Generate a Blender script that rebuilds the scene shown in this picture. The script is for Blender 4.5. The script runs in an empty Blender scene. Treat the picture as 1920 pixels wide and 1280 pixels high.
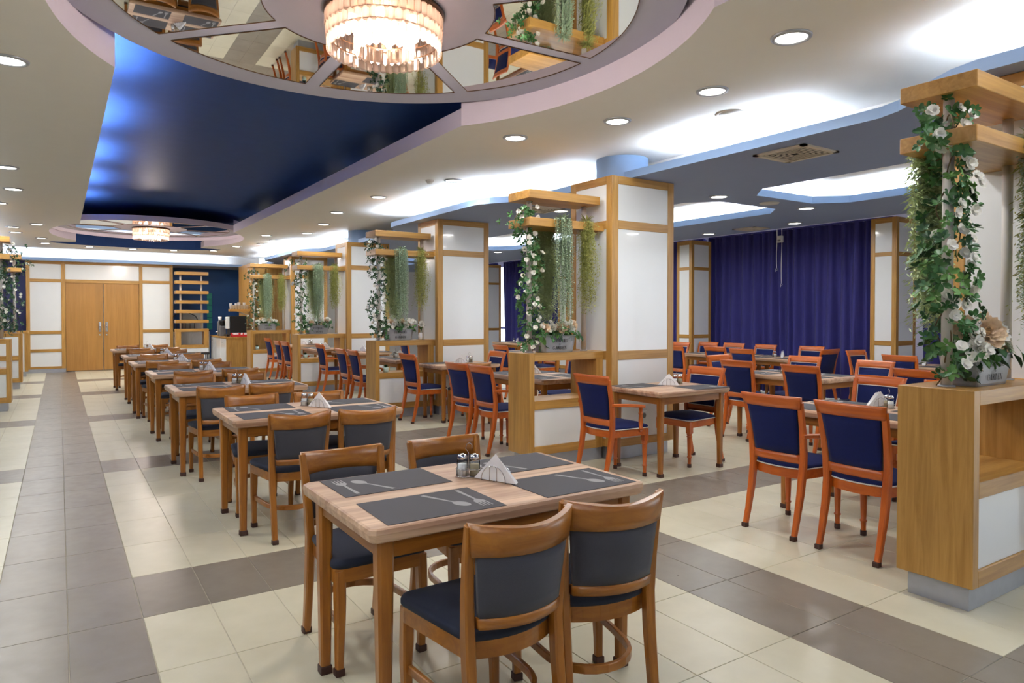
import bpy, bmesh, math, random
from mathutils import Vector, Matrix, noise
R = math.radians
PI = math.pi
rnd = random.Random(7)
sc = bpy.context.scene
C = sc.collection

# ------------------------------------------------------------------ camera, world, exposure
cam = bpy.data.cameras.new('camera'); cam_o = bpy.data.objects.new('camera', cam); C.objects.link(cam_o)
cam_o.location = (-0.322, -4.2998, 1.4393)
cam_o.rotation_euler = (PI / 2 - 0.015, 0, -0.5779)
cam.sensor_width = 36.0; cam.lens = 1301.6 / 1920 * 36.0
cam.shift_y = -(640 - 608.95) / 1920
cam.clip_start = 0.05; cam.clip_end = 100
sc.camera = cam_o
sc.view_settings.view_transform = 'Standard'; sc.view_settings.look = 'None'
sc.view_settings.gamma = 1.0; sc.view_settings.use_curve_mapping = False
sc.view_settings.exposure = 0.56
w = bpy.data.worlds.new('world'); sc.world = w; w.use_nodes = True
bg = w.node_tree.nodes['Background']; bg.inputs[0].default_value = (0.80, 0.90, 1.0, 1); bg.inputs[1].default_value = 3.0
POWER_DOWN = 8.5      # each recessed downlight, watts
COVE = 72.0            # LED strips in the coves, radiance
sc.cycles.max_bounces = 6; sc.cycles.diffuse_bounces = 4; sc.cycles.glossy_bounces = 3
sc.cycles.transmission_bounces = 6; sc.cycles.transparent_max_bounces = 12
sc.cycles.caustics_reflective = False; sc.cycles.caustics_refractive = False
sc.cycles.sample_clamp_indirect = 6.0
sc.cycles.use_denoising = True; sc.cycles.use_adaptive_sampling = True; sc.cycles.adaptive_threshold = 0.1; sc.cycles.use_light_tree = False

# ------------------------------------------------------------------ materials
def S(c):  # sRGB 0-255 to linear
    return tuple(((v / 255) / 12.92 if v / 255 <= 0.04045 else ((v / 255 + 0.055) / 1.055) ** 2.4) for v in c) + (1.0,)
MATS = {}
def newmat(name):
    m = bpy.data.materials.new(name); m.use_nodes = True
    MATS[name] = m
    return m, m.node_tree.nodes, m.node_tree.links, m.node_tree.nodes['Principled BSDF']
def plain(name, col, rough=0.5, metal=0.0, var=0.06, scale=6.0, spec=0.5, bump=0.0, bscale=80, coat=0.0, sheen=0.0):
    m, n, l, b = newmat(name)
    tc = n.new('ShaderNodeTexCoord'); nz = n.new('ShaderNodeTexNoise')
    nz.inputs['Scale'].default_value = scale; nz.inputs['Detail'].default_value = 4
    l.new(tc.outputs['Object'], nz.inputs['Vector'])
    mx = n.new('ShaderNodeMix'); mx.data_type = 'RGBA'; c = S(col)
    mx.inputs[6].default_value = tuple(max(0, v * (1 - var)) for v in c[:3]) + (1,)
    mx.inputs[7].default_value = tuple(min(1, v * (1 + var)) for v in c[:3]) + (1,)
    l.new(nz.outputs['Fac'], mx.inputs[0]); l.new(mx.outputs[2], b.inputs['Base Color'])
    b.inputs['Roughness'].default_value = rough; b.inputs['Metallic'].default_value = metal
    b.inputs['Specular IOR Level'].default_value = spec
    b.inputs['Coat Weight'].default_value = coat
    b.inputs['Sheen Weight'].default_value = sheen; b.inputs['Sheen Roughness'].default_value = 0.4
    if bump:
        n2 = n.new('ShaderNodeTexNoise'); n2.inputs['Scale'].default_value = bscale; n2.inputs['Detail'].default_value = 3
        l.new(tc.outputs['Object'], n2.inputs['Vector'])
        bp = n.new('ShaderNodeBump'); bp.inputs['Strength'].default_value = bump; bp.inputs['Distance'].default_value = 0.003
        l.new(n2.outputs['Fac'], bp.inputs['Height']); l.new(bp.outputs['Normal'], b.inputs['Normal'])
    return m
def wood(name, dark, light, axis='z', rough=0.35, scale=1.0, contrast=(0.3, 0.72), coat=0.15, patch=0.12):
    m, n, l, b = newmat(name)
    tc = n.new('ShaderNodeTexCoord'); oi = n.new('ShaderNodeObjectInfo')
    mul = n.new('ShaderNodeVectorMath'); mul.operation = 'SCALE'; mul.inputs[0].default_value = (7.3, 3.1, 5.7)
    l.new(oi.outputs['Random'], mul.inputs['Scale'])
    add = n.new('ShaderNodeVectorMath'); add.operation = 'ADD'
    l.new(tc.outputs['Object'], add.inputs[0]); l.new(mul.outputs[0], add.inputs[1])
    mp = n.new('ShaderNodeMapping'); k = 26 * scale; a = 1.6 * scale
    mp.inputs['Scale'].default_value = {'x': (a, k, k), 'y': (k, a, k), 'z': (k, k, a)}[axis]
    l.new(add.outputs[0], mp.inputs['Vector'])
    nz = n.new('ShaderNodeTexNoise'); nz.inputs['Scale'].default_value = 1.0; nz.inputs['Detail'].default_value = 6
    nz.inputs['Roughness'].default_value = 0.62; nz.inputs['Distortion'].default_value = 0.8
    l.new(mp.outputs['Vector'], nz.inputs['Vector'])
    cr = n.new('ShaderNodeValToRGB')
    cr.color_ramp.elements[0].position = contrast[0]; cr.color_ramp.elements[0].color = S(dark)
    cr.color_ramp.elements[1].position = contrast[1]; cr.color_ramp.elements[1].color = S(light)
    l.new(nz.outputs['Fac'], cr.inputs['Fac'])
    n3 = n.new('ShaderNodeTexNoise'); n3.inputs['Scale'].default_value = 0.13; n3.inputs['Detail'].default_value = 3; n3.inputs['Distortion'].default_value = 1.5
    l.new(mp.outputs['Vector'], n3.inputs['Vector'])
    mr = n.new('ShaderNodeMapRange'); mr.inputs['From Min'].default_value = 0.35; mr.inputs['From Max'].default_value = 0.65; mr.inputs['To Min'].default_value = 1.0 - patch; mr.inputs['To Max'].default_value = 1.0 + patch * .4
    l.new(n3.outputs['Fac'], mr.inputs['Value'])
    hs = n.new('ShaderNodeHueSaturation'); l.new(mr.outputs['Result'], hs.inputs['Value']); l.new(cr.outputs['Color'], hs.inputs['Color'])
    l.new(hs.outputs['Color'], b.inputs['Base Color'])
    bp = n.new('ShaderNodeBump'); bp.inputs['Strength'].default_value = 0.08; bp.inputs['Distance'].default_value = 0.002
    l.new(nz.outputs['Fac'], bp.inputs['Height']); l.new(bp.outputs['Normal'], b.inputs['Normal'])
    b.inputs['Roughness'].default_value = rough; b.inputs['Coat Weight'].default_value = coat
    b.inputs['Coat Roughness'].default_value = 0.25
    return m
def emit(name, col, strength):
    m, n, l, b = newmat(name)
    b.inputs['Base Color'].default_value = S(col); b.inputs['Emission Color'].default_value = S(col)
    b.inputs['Emission Strength'].default_value = strength; b.inputs['Roughness'].default_value = 0.6
    return m
for ax in 'xyz':
    wood('oak_' + ax, (162, 116, 50), (202, 155, 82), ax, 0.38, 1.0)
    wood('honey_' + ax, (130, 76, 20), (172, 110, 38), ax, 0.30, 0.9)
    wood('orange_' + ax, (174, 78, 18), (206, 106, 34), ax, 0.30, 0.8)
    wood('rustic_' + ax, (152, 106, 80), (222, 188, 156), ax, 0.45, 0.55, (0.28, 0.66), 0.05, 0.26)
wood('door_oak', (164, 114, 50), (184, 134, 68), 'z', 0.4, 0.7)
plain('white_panel', (238, 241, 243), 0.16, var=0.02, coat=0.3)
plain('white_paint', (214, 210, 206), 0.62, var=0.02)
plain('lavender_paint', (222, 212, 226), 0.5, var=0.02)
plain('ceiling_paint', (236, 234, 231), 0.7, var=0.02)
plain('slate_paint', (132, 146, 178), 0.6, var=0.03)
plain('sky_paint', (150, 182, 226), 0.5, var=0.02)
plain('navy_ceiling', (54, 80, 138), 0.5, var=0.10, spec=0.05)
plain('disc_paint', (186, 186, 206), 0.5, var=0.03)
plain('navy_wall', (36, 38, 84), 0.7, var=0.05)
plain('royal_wall', (38, 88, 152), 0.55, var=0.04)
plain('brushed_steel', (176, 180, 190), 0.42, metal=0.6, var=0.1, scale=14)
plain('chrome', (225, 225, 228), 0.12, metal=1.0, var=0.02)
plain('bronze', (120, 90, 70), 0.3, metal=1.0, var=0.05)
plain('wire_steel', (190, 190, 192), 0.2, metal=1.0, var=0.02)
plain('rubber', (62, 34, 26), 0.6, var=0.1)
plain('charcoal_fabric', (60, 60, 68), 0.9, var=0.22, scale=420, bump=0.35, bscale=700, sheen=0.15)
plain('slate_fabric', (38, 43, 58), 0.9, var=0.14, scale=420, bump=0.3, bscale=700, sheen=0.06, spec=0.3)
plain('navy_velvet', (17, 27, 76), 0.9, var=0.16, scale=60, bump=0.15, bscale=500, sheen=0.06, spec=0.25)
plain('piping', (226, 222, 214), 0.7)
plain('placemat', (64, 62, 66), 0.75, var=0.08, scale=300, bump=0.2, bscale=600)
plain('print_grey', (150, 148, 148), 0.7, var=0.02)
plain('napkin', (246, 246, 248), 0.85, var=0.02, bump=0.1, bscale=200)
plain('napkin_print', (110, 130, 190), 0.85)
plain('curtain', (50, 48, 118), 0.85, var=0.14, scale=3, sheen=0.08)
plain('galvanised', (156, 160, 166), 0.45, metal=0.35, var=0.14, scale=18)
plain('ink', (24, 24, 28), 0.8)
plain('leaf_green', (58, 106, 52), 0.45, var=0.35, scale=9)
plain('leaf_dark', (42, 82, 46), 0.42, var=0.35, scale=9)
plain('leaf_light', (92, 138, 66), 0.5, var=0.3, scale=9)
plain('moss_blue', (164, 184, 154), 0.7, var=0.55, scale=140)
plain('moss_olive', (164, 166, 92), 0.7, var=0.5, scale=140)
plain('moss_pale', (188, 202, 150), 0.7, var=0.5, scale=140)
plain('twig', (92, 74, 44), 0.8, var=0.2, scale=30)
plain('petal_white', (246, 244, 236), 0.6, var=0.04)
plain('petal_peach', (248, 218, 184), 0.6, var=0.12, scale=20)
plain('petal_core', (214, 196, 80), 0.6)
plain('pot_aqua', (196, 220, 216), 0.35)
plain('soil', (60, 46, 34), 0.9)
plain('black_plastic', (22, 22, 24), 0.3)
plain('grey_plastic', (120, 122, 128), 0.35)
plain('red_card', (206, 40, 44), 0.5)
plain('grille_cream', (206, 194, 176), 0.5)
plain('dark_void', (30, 26, 24), 0.8)
plain('teal_card', (40, 150, 140), 0.6)
emit('lamp_diffuser', (255, 250, 236), 9.0)
emit('cove_led', (226, 240, 255), COVE)
emit('cove_cool', (206, 234, 255), 70.0)
emit('cove_far', (226, 240, 255), 15.0)
emit('bulb_warm', (255, 222, 192), 24.0)
# tiles: a stone-like mottling in world space
def tilemat(name, c0, c1):
    m, n, l, b = newmat(name)
    g = n.new('ShaderNodeNewGeometry'); nz = n.new('ShaderNodeTexNoise')
    nz.inputs['Scale'].default_value = 3.0; nz.inputs['Detail'].default_value = 7; nz.inputs['Roughness'].default_value = 0.6
    oi = n.new('ShaderNodeObjectInfo')
    l.new(g.outputs['Position'], nz.inputs['Vector'])
    cr = n.new('ShaderNodeValToRGB'); cr.color_ramp.elements[0].position = 0.3; cr.color_ramp.elements[1].position = 0.7
    cr.color_ramp.elements[0].color = S(c0); cr.color_ramp.elements[1].color = S(c1)
    l.new(nz.outputs['Fac'], cr.inputs['Fac']); l.new(cr.outputs['Color'], b.inputs['Base Color'])
    n2 = n.new('ShaderNodeTexNoise'); n2.inputs['Scale'].default_value = 14.0; l.new(g.outputs['Position'], n2.inputs['Vector'])
    mr = n.new('ShaderNodeMapRange'); mr.inputs['To Min'].default_value = 0.24; mr.inputs['To Max'].default_value = 0.40
    l.new(n2.outputs['Fac'], mr.inputs['Value']); l.new(mr.outputs['Result'], b.inputs['Roughness'])
    b.inputs['Specular IOR Level'].default_value = 0.5
    return m
tilemat('tile_beige', (200, 195, 170), (213, 208, 184))
tilemat('tile_grey', (120, 112, 100), (136, 128, 116))
plain('grout', (196, 188, 170), 0.8)
m, n, l, b = newmat('mirror'); b.inputs['Base Color'].default_value = (0.86, 0.85, 0.78, 1); b.inputs['Metallic'].default_value = 1.0; b.inputs['Roughness'].default_value = 0.015

def thin_glass(name, refl):
    m, n, l, b = newmat(name); n.remove(b)
    out = [x for x in n if x.type == 'OUTPUT_MATERIAL'][0]
    tr = n.new('ShaderNodeBsdfTransparent'); tr.inputs[0].default_value = (.93, .95, .95, 1); gl = n.new('ShaderNodeBsdfGlossy'); gl.inputs['Roughness'].default_value = 0.05
    lw = n.new('ShaderNodeLayerWeight'); lw.inputs['Blend'].default_value = refl
    mx = n.new('ShaderNodeMixShader'); l.new(lw.outputs['Fresnel'], mx.inputs[0]); l.new(tr.outputs[0], mx.inputs[1]); l.new(gl.outputs[0], mx.inputs[2]); l.new(mx.outputs[0], out.inputs[0])
thin_glass('glass', 0.12)
m, n, l, b = newmat('window_glass')
for x in list(n):
    if x.type == 'BSDF_PRINCIPLED': n.remove(x)
out = [x for x in n if x.type == 'OUTPUT_MATERIAL'][0]
tr = n.new('ShaderNodeBsdfTransparent'); gl = n.new('ShaderNodeBsdfGlossy'); gl.inputs['Roughness'].default_value = 0.02
mx = n.new('ShaderNodeMixShader'); mx.inputs[0].default_value = 0.06
l.new(tr.outputs[0], mx.inputs[1]); l.new(gl.outputs[0], mx.inputs[2]); l.new(mx.outputs[0], out.inputs[0])
m, n, l, b = newmat('crystal')
for x in list(n):
    if x.type == 'BSDF_PRINCIPLED': n.remove(x)
out = [x for x in n if x.type == 'OUTPUT_MATERIAL'][0]
tl = n.new('ShaderNodeBsdfTranslucent'); tl.inputs[0].default_value = (0.80, 0.66, 0.58, 1)
gl = n.new('ShaderNodeBsdfGlossy'); gl.inputs['Roughness'].default_value = 0.08
tr = n.new('ShaderNodeBsdfTransparent'); tr.inputs[0].default_value = (1, 0.95, 0.92, 1)
m1 = n.new('ShaderNodeMixShader'); m1.inputs[0].default_value = 0.50; l.new(tl.outputs[0], m1.inputs[1]); l.new(tr.outputs[0], m1.inputs[2])
m2 = n.new('ShaderNodeMixShader'); m2.inputs[0].default_value = 0.18; l.new(m1.outputs[0], m2.inputs[1]); l.new(gl.outputs[0], m2.inputs[2])
l.new(m2.outputs[0], out.inputs[0])
m, n, l, b = newmat('pepper'); b.inputs['Base Color'].default_value = S((168, 156, 130)); b.inputs['Roughness'].default_value = 0.9

# ------------------------------------------------------------------ mesh helpers
class MB:
    def __init__(s): s.v = []; s.f = []; s.sm = []
    def add(s, vs, fs, smooth=False, M=None):
        o = len(s.v)
        s.v += [tuple(M @ Vector(p)) if M is not None else tuple(p) for p in vs]
        s.f += [tuple(i + o for i in f) for f in fs]; s.sm += [smooth] * len(fs)
        return s
    def box(s, x0, x1, y0, y1, z0, z1, bev=0.0, M=None):
        x0, x1 = min(x0, x1), max(x0, x1); y0, y1 = min(y0, y1), max(y0, y1)
        if bev <= 0:
            vs = [(x, y, z) for z in (z0, z1) for y in (y0, y1) for x in (x0, x1)]
            return s.add(vs, [(0, 2, 3, 1), (4, 5, 7, 6), (0, 1, 5, 4), (2, 6, 7, 3), (0, 4, 6, 2), (1, 3, 7, 5)], False, M)
        bev = min(bev, (x1 - x0) / 2.01, (y1 - y0) / 2.01, (z1 - z0) / 2.01)
        vs = []; idx = {}
        X = (x0, x1); Y = (y0, y1); Z = (z0, z1)
        for i in (0, 1):
            for j in (0, 1):
                for k in (0, 1):
                    sx, sy, sz = (1 - 2 * i) * bev, (1 - 2 * j) * bev, (1 - 2 * k) * bev
                    for a, p in enumerate(((X[i], Y[j] + sy, Z[k] + sz), (X[i] + sx, Y[j], Z[k] + sz), (X[i] + sx, Y[j] + sy, Z[k]))):
                        idx[i, j, k, a] = len(vs); vs.append(p)
        g = lambda *q: idx[q]
        fs = []
        for i in (0, 1):
            f = [g(i, 0, 0, 0), g(i, 0, 1, 0), g(i, 1, 1, 0), g(i, 1, 0, 0)]; fs.append(f if i == 0 else f[::-1])
            f = [g(0, i, 0, 1), g(1, i, 0, 1), g(1, i, 1, 1), g(0, i, 1, 1)]; fs.append(f if i == 0 else f[::-1])
            f = [g(0, 0, i, 2), g(0, 1, i, 2), g(1, 1, i, 2), g(1, 0, i, 2)]; fs.append(f if i == 0 else f[::-1])
        for i in (0, 1):
            for j in (0, 1):
                f = [g(i, j, 0, 0), g(i, j, 0, 1), g(i, j, 1, 1), g(i, j, 1, 0)]; fs.append(f if (i + j) % 2 else f[::-1])
                f = [g(i, 0, j, 0), g(i, 0, j, 2), g(i, 1, j, 2), g(i, 1, j, 0)]; fs.append(f if (i + j) % 2 == 0 else f[::-1])
                f = [g(0, i, j, 1), g(0, i, j, 2), g(1, i, j, 2), g(1, i, j, 1)]; fs.append(f if (i + j) % 2 else f[::-1])
                for k in (0, 1):
                    f = [g(i, j, k, 0), g(i, j, k, 1), g(i, j, k, 2)]; fs.append(f if (i + j + k) % 2 == 0 else f[::-1])
        return s.add(vs, fs, False, M)
    def loft(s, rings, cap=True, closed=True, smooth=True, M=None):
        n = len(rings[0]); vs = [p for r in rings for p in r]; fs = []
        for a in range(len(rings) - 1):
            for i in range(n if closed else n - 1):
                j = (i + 1) % n
                fs.append((a * n + i, a * n + j, (a + 1) * n + j, (a + 1) * n + i))
        o = len(s.f)
        s.add(vs, fs, smooth, M)
        if cap:
            base = len(s.v) - len(vs)
            s.f += [tuple(base + i for i in range(n))[::-1], tuple(base + (len(rings) - 1) * n + i for i in range(n))]
            s.sm += [False, False]
        return s
    def tube(s, path, r, n=8, smooth=True, cap=True, M=None):
        rr = r if isinstance(r, (list, tuple)) else [r] * len(path)
        P = [Vector(p) for p in path]; rings = []
        up = None
        for i, p in enumerate(P):
            t = (P[min(i + 1, len(P) - 1)] - P[max(i - 1, 0)]).normalized()
            if up is None:
                up = Vector((0, 0, 1)) if abs(t.z) < 0.9 else Vector((1, 0, 0))
            u = up - t * up.dot(t)
            if u.length < 1e-5: u = t.orthogonal()
            u.normalize(); v = t.cross(u); up = u
            rings.append([p + (u * math.cos(2 * PI * k / n) + v * math.sin(2 * PI * k / n)) * rr[i] for k in range(n)])
        return s.loft(rings, cap, True, smooth, M)
    def bar(s, path, wh, side=(1, 0, 0), M=None, smooth=False):
        """rectangular section swept on path; wh = (w along side, h across) or a list of them"""
        P = [Vector(p) for p in path]; rings = []
        W = wh if isinstance(wh, list) else [wh] * len(P)
        for i, p in enumerate(P):
            t = (P[min(i + 1, len(P) - 1)] - P[max(i - 1, 0)]).normalized()
            u = Vector(side); u = (u - t * u.dot(t)).normalized(); v = t.cross(u)
            a, b_ = W[i][0] / 2, W[i][1] / 2; c = min(a, b_) * 0.35
            rings.append([p + u * x + v * y for x, y in ((a - c, b_), (-a + c, b_), (-a, b_ - c), (-a, -b_ + c), (-a + c, -b_), (a - c, -b_), (a, -b_ + c), (a, b_ - c))])
        return s.loft(rings, True, True, smooth, M)
    def lathe(s, prof, n=16, c=(0, 0, 0), smooth=True, cap=True, M=None):
        rings = [[(c[0] + r * math.cos(2 * PI * k / n), c[1] + r * math.sin(2 * PI * k / n), c[2] + z) for k in range(n)] for r, z in prof]
        return s.loft(rings, cap, True, smooth, M)
    def prism(s, poly, z0, z1, M=None):
        return s.loft([[(x, y, z0) for x, y in poly], [(x, y, z1) for x, y in poly]], True, True, False, M)
    def mesh(s, name, mat, autosm=None):
        me = bpy.data.meshes.new(name); me.from_pydata(s.v, [], s.f); me.update()
        me.polygons.foreach_set('use_smooth', s.sm)
        me.materials.append(MATS[mat] if isinstance(mat, str) else mat)
        return me
    def build(s, name, mat, parent=None, loc=None):
        return link(name, s.mesh(name, mat), parent, loc)
def link(name, me, parent=None, loc=None, rot=None, scale=None):
    o = bpy.data.objects.new(name, me); C.objects.link(o)
    if parent is not None: o.parent = parent
    if loc is not None: o.location = loc
    if rot is not None: o.rotation_euler = rot
    if scale is not None: o.scale = scale
    return o
def fixn(o):
    bm = bmesh.new(); bm.from_mesh(o.data); bmesh.ops.recalc_face_normals(bm, faces=bm.faces); bm.to_mesh(o.data); bm.free()
    return o
def tag(o, label, cat=None, group=None, kind=None):
    if label: o['label'] = label
    if cat: o['category'] = cat
    if group: o['group'] = group
    if kind: o['kind'] = kind
    return o
def thing(name, label, cat, loc=(0, 0, 0), rz=0.0, group=None):
    o = bpy.data.objects.new(name, None); C.objects.link(o); o.location = loc; o.rotation_euler = (0, 0, rz)
    o.empty_display_size = 0.1
    return tag(o, label, cat, group)
def copy_tree(src, parent=None):
    c = src.copy(); C.objects.link(c); c.parent = parent
    for ch in src.children: copy_tree(ch, c)
    return c
class Proto:
    """first placement uses the prototype itself, the next ones copies of it and its parts"""
    def __init__(s, root): s.root = root; s.used = False
    def put(s, loc, rz, label, group=None):
        o = copy_tree(s.root) if s.used else s.root
        s.used = True
        o.location = loc; o.rotation_euler = (0, 0, rz); o['label'] = label
        if group: o['group'] = group
        return o
def struct(o): o['kind'] = 'structure'; return o
def fill(loops, z, name, mat, parent=None, flip=False):
    """flat face with holes at height z from outline loops"""
    bm = bmesh.new(); es = []
    for lp in loops:
        vs = [bm.verts.new((x, y, z)) for x, y in lp]
        es += [bm.edges.new((vs[i], vs[(i + 1) % len(vs)])) for i in range(len(vs))]
    bmesh.ops.triangle_fill(bm, use_beauty=True, use_dissolve=False, edges=es)
    for f in bm.faces:
        if (f.normal.z > 0) != flip: f.normal_flip()
    me = bpy.data.meshes.new(name); bm.to_mesh(me); bm.free(); me.materials.append(MATS[mat])
    return link(name, me, parent)
def ribbon(loop, z0, z1, closed=False):
    mb = MB(); mb.loft([[(x, y, z0) for x, y in loop], [(x, y, z1) for x, y in loop]], False, closed, False)
    return mb
def offset(loop, d):
    """offset an open polyline sideways"""
    out = []
    for i, p in enumerate(loop):
        a = Vector(loop[max(i - 1, 0)]); b_ = Vector(loop[min(i + 1, len(loop) - 1)]); t = (b_ - a).normalized()
        out.append((p[0] + t.y * d, p[1] - t.x * d))
    return out
def arc(cx, cy, a, b_, t0, t1, n): return [(cx + a * math.cos(t0 + (t1 - t0) * k / n), cy + b_ * math.sin(t0 + (t1 - t0) * k / n)) for k in range(n + 1)]

# ------------------------------------------------------------------ floor of single tiles
def is_grey(i, j):   # tile column i (0.3 m along X), row j (0.6 m along Y)
    return i in (-2, -1) or i in (8, 9) or j in (-6, -1, 5, 11, 17, 22)
floor = struct(MB().box(-5.2, 11.6, -7.6, 18.2, -0.06, -0.004).build('floor', 'grout'))
CXY = Vector((-0.322, -4.2998)); FW = Vector((math.sin(0.5779), math.cos(0.5779))); RT = Vector((FW.y, -FW.x))
cells = []
for i in range(-17, 38):
    for j in range(-12, 30):
        c = Vector((0.3 * i + 0.15, 0.6 * j + 0.3)) - CXY
        d = c.dot(FW); r_ = c.dot(RT)
        vis = d > 0.8 and abs(r_ / d) < 0.80 and d > 2.1
        cells.append((0 if vis else 1, d if d > 0 else 99, i, j))
cells.sort()
G = 0.0018
tile_me = {k: MB().box(G, 0.3 - G, G, 0.6 - G, -0.02, 0, 0.0012).mesh('tile', mname) for k, mname in ((False, 'tile_beige'), (True, 'tile_grey'))}
far = {False: MB(), True: MB()}
nearcount = 0
for vis, d, i, j in cells:
    g = is_grey(i, j)
    if vis == 0 and nearcount < 300:
        link('tile', tile_me[g], floor, (0.3 * i, 0.6 * j, 0)); nearcount += 1
    else:
        far[g].box(0.3 * i + G, 0.3 * i + 0.3 - G, 0.6 * j + G, 0.6 * j + 0.6 - G, -0.02, 0)
for g, nm in ((False, 'tile_beige'), (True, 'tile_grey')):
    o = far[g].build('paving', nm, floor); o['kind'] = 'stuff'

# ------------------------------------------------------------------ ceilings
ZS, ZB, ZL, ZD = 3.05, 3.47, 2.80, 3.22
CX0 = 1.283
def half(e, side):
    cy, a, b_, xs = e
    t = math.acos((1.287) / a)
    return arc(CX0, cy, a, b_, -t, t, 28) if side > 0 else arc(CX0, cy, a, b_, PI - t, PI + t, 28)
E1 = (-0.44, 1.69, 2.11, 0); E2 = (11.85, 1.76, 2.44, 0)
right_edge = [(2.57, -7.4)] + half(E1, 1) + half(E2, 1) + [(2.57, 13.95)]
left_edge = [(-0.004, 13.95)] + half(E2, -1) + half(E1, -1) + [(-0.004, -7.4)]
crescent = [(3.05, 14.10)] + [(CX0 + 1.78 * math.cos(t), 14.15 + 0.62 * math.sin(t)) for t in [PI * k / 16 for k in range(1, 16)]] + [(-0.49, 14.10)]
hole = right_edge + crescent + left_edge
ceil = struct(fill([[(-5.2, -7.5), (9.6, -7.5), (9.6, 16.42), (-5.2, 16.42)], hole], ZS, 'ceiling', 'ceiling_paint'))
# vertical faces round the raised channel
for sd in (1, -1):
    a1, a2 = (half(E1, 1), half(E2, 1)) if sd > 0 else (half(E1, -1)[::-1], half(E2, -1)[::-1])
    xs = 2.57 if sd > 0 else -0.004
    for run, zt in (([(xs, -7.4), a1[0]], 3.20), (a1, 3.31), ([a1[-1], a2[0]], 3.20), (a2, 3.31), ([a2[-1], (xs, 13.95)], 3.20)):
        ribbon(run, ZS, zt).build('fascia', 'lavender_paint', ceil)
cres = [right_edge[-1]] + crescent + [left_edge[0]]
MB().add(*(lambda lp: ([(x, y, z) for z in (ZS, ZB) for x, y in lp], [(i, i + 1, len(lp) + i + 1, len(lp) + i) for i in range(len(lp) - 1)]))(cres)).build('fascia', 'navy_ceiling', ceil)
fill([[(-0.75, -7.5), (3.6, -7.5), (3.6, 14.95), (-0.75, 14.95)]], ZB, 'raised_ceiling', 'navy_ceiling', ceil)
mb = MB()
mb.box(-0.78, -0.72, -7.5, 14.98, ZS + 0.002, ZB); mb.box(3.57, 3.63, -7.5, 14.98, ZS + 0.002, ZB)
mb.box(-0.78, 3.63, 14.95, 15.0, ZS + 0.002, ZB); mb.box(-0.78, 3.63, -7.55, -7.5, ZS + 0.002, ZB)
mb.build('recess_side', 'navy_ceiling', ceil)
# cool tubes hidden behind the walkway-side edge of the channel
for y0, y1 in ((1.25, 2.35), (3.2, 4.3), (5.15, 6.25), (7.1, 8.2), (9.05, 9.75), (-6.8, -5.6), (-4.6, -3.2)):
    MB().box(-0.10, -0.06, y0, y1, ZS + 0.085, ZS + 0.125).build('light_tube', 'cove_cool', ceil)

# lower slate ceiling over the side room, with its wavy lit edge
def edge_x(y):
    b_ = 0
    for yc in (-3.7, 4.5, 12.5):
        d = abs(y - yc); t = min(1, max(0, (2.1 - d) / 0.85)); b_ = max(b_, t * t * (3 - 2 * t))
    return 4.46 - 0.44 * b_
wave = [(edge_x(-7.4 + 0.16 * k), -7.4 + 0.16 * k) for k in range(int((16.1 + 7.4) / 0.16) + 1)]
def oct_(x0, x1, y0, y1, c=0.30): return [(x0 + c, y0), (x1 - c, y0), (x1, y0 + c), (x1, y1 - c), (x1 - c, y1), (x0 + c, y1), (x0, y1 - c), (x0, y0 + c)]
trays = [oct_(6.07, 7.73, 1.36 + 3.72 * k, 4.56 + 3.72 * k) for k in range(-2, 4)]
low = fill([[(9.25, -7.4)] + [(9.25, 16.1)] + wave[::-1]] + trays, ZL, 'lower_ceiling', 'slate_paint', ceil)
fill([[(9.25, -7.4)] + [(9.25, 16.1)] + wave[::-1]] + trays, ZL + 0.02, 'ledge', 'white_paint', ceil, flip=True)
lip = 0.075
mb = MB(); o2 = offset(wave, 0.02)
mb.loft([[(x, y, ZL) for x, y in wave], [(x, y, ZL + lip) for x, y in wave], [(x, y, ZL + lip) for x, y in o2], [(x, y, ZL + 0.02) for x, y in o2]], False, False, False)
mb.build('edge_lip', 'sky_paint', ceil)
rs = offset(wave, 0.50)
ribbon(rs, ZL + 0.02, ZS).build('cove_back', 'white_paint', ceil)
s0, s1 = offset(wave, 0.10), offset(wave, 0.14)
nseg = 0
def strip_run(a, b_, z0, z1, name, mat):
    mb = MB(); mb.loft([[(x, y, z0) for x, y in a], [(x, y, z1) for x, y in a], [(x, y, z1) for x, y in b_], [(x, y, z0) for x, y in b_]], False, False, False)
    # close underside
    n_ = len(a)
    return mb.build(name, mat, ceil)
runs = [(-7.0, -5.6), (-5.2, -2.0), (-0.95, 0.75), (1.75, 6.3), (8.9, 9.9), (10.4, 13.9), (14.3, 15.9)]
for y0, y1 in runs:
    k0 = max(0, int((y0 + 7.4) / 0.16)); k1 = int((y1 + 7.4) / 0.16)
    strip_run(s0[k0:k1], s1[k0:k1], ZL + 0.022, ZL + 0.055, 'light_strip', 'cove_led')
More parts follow.
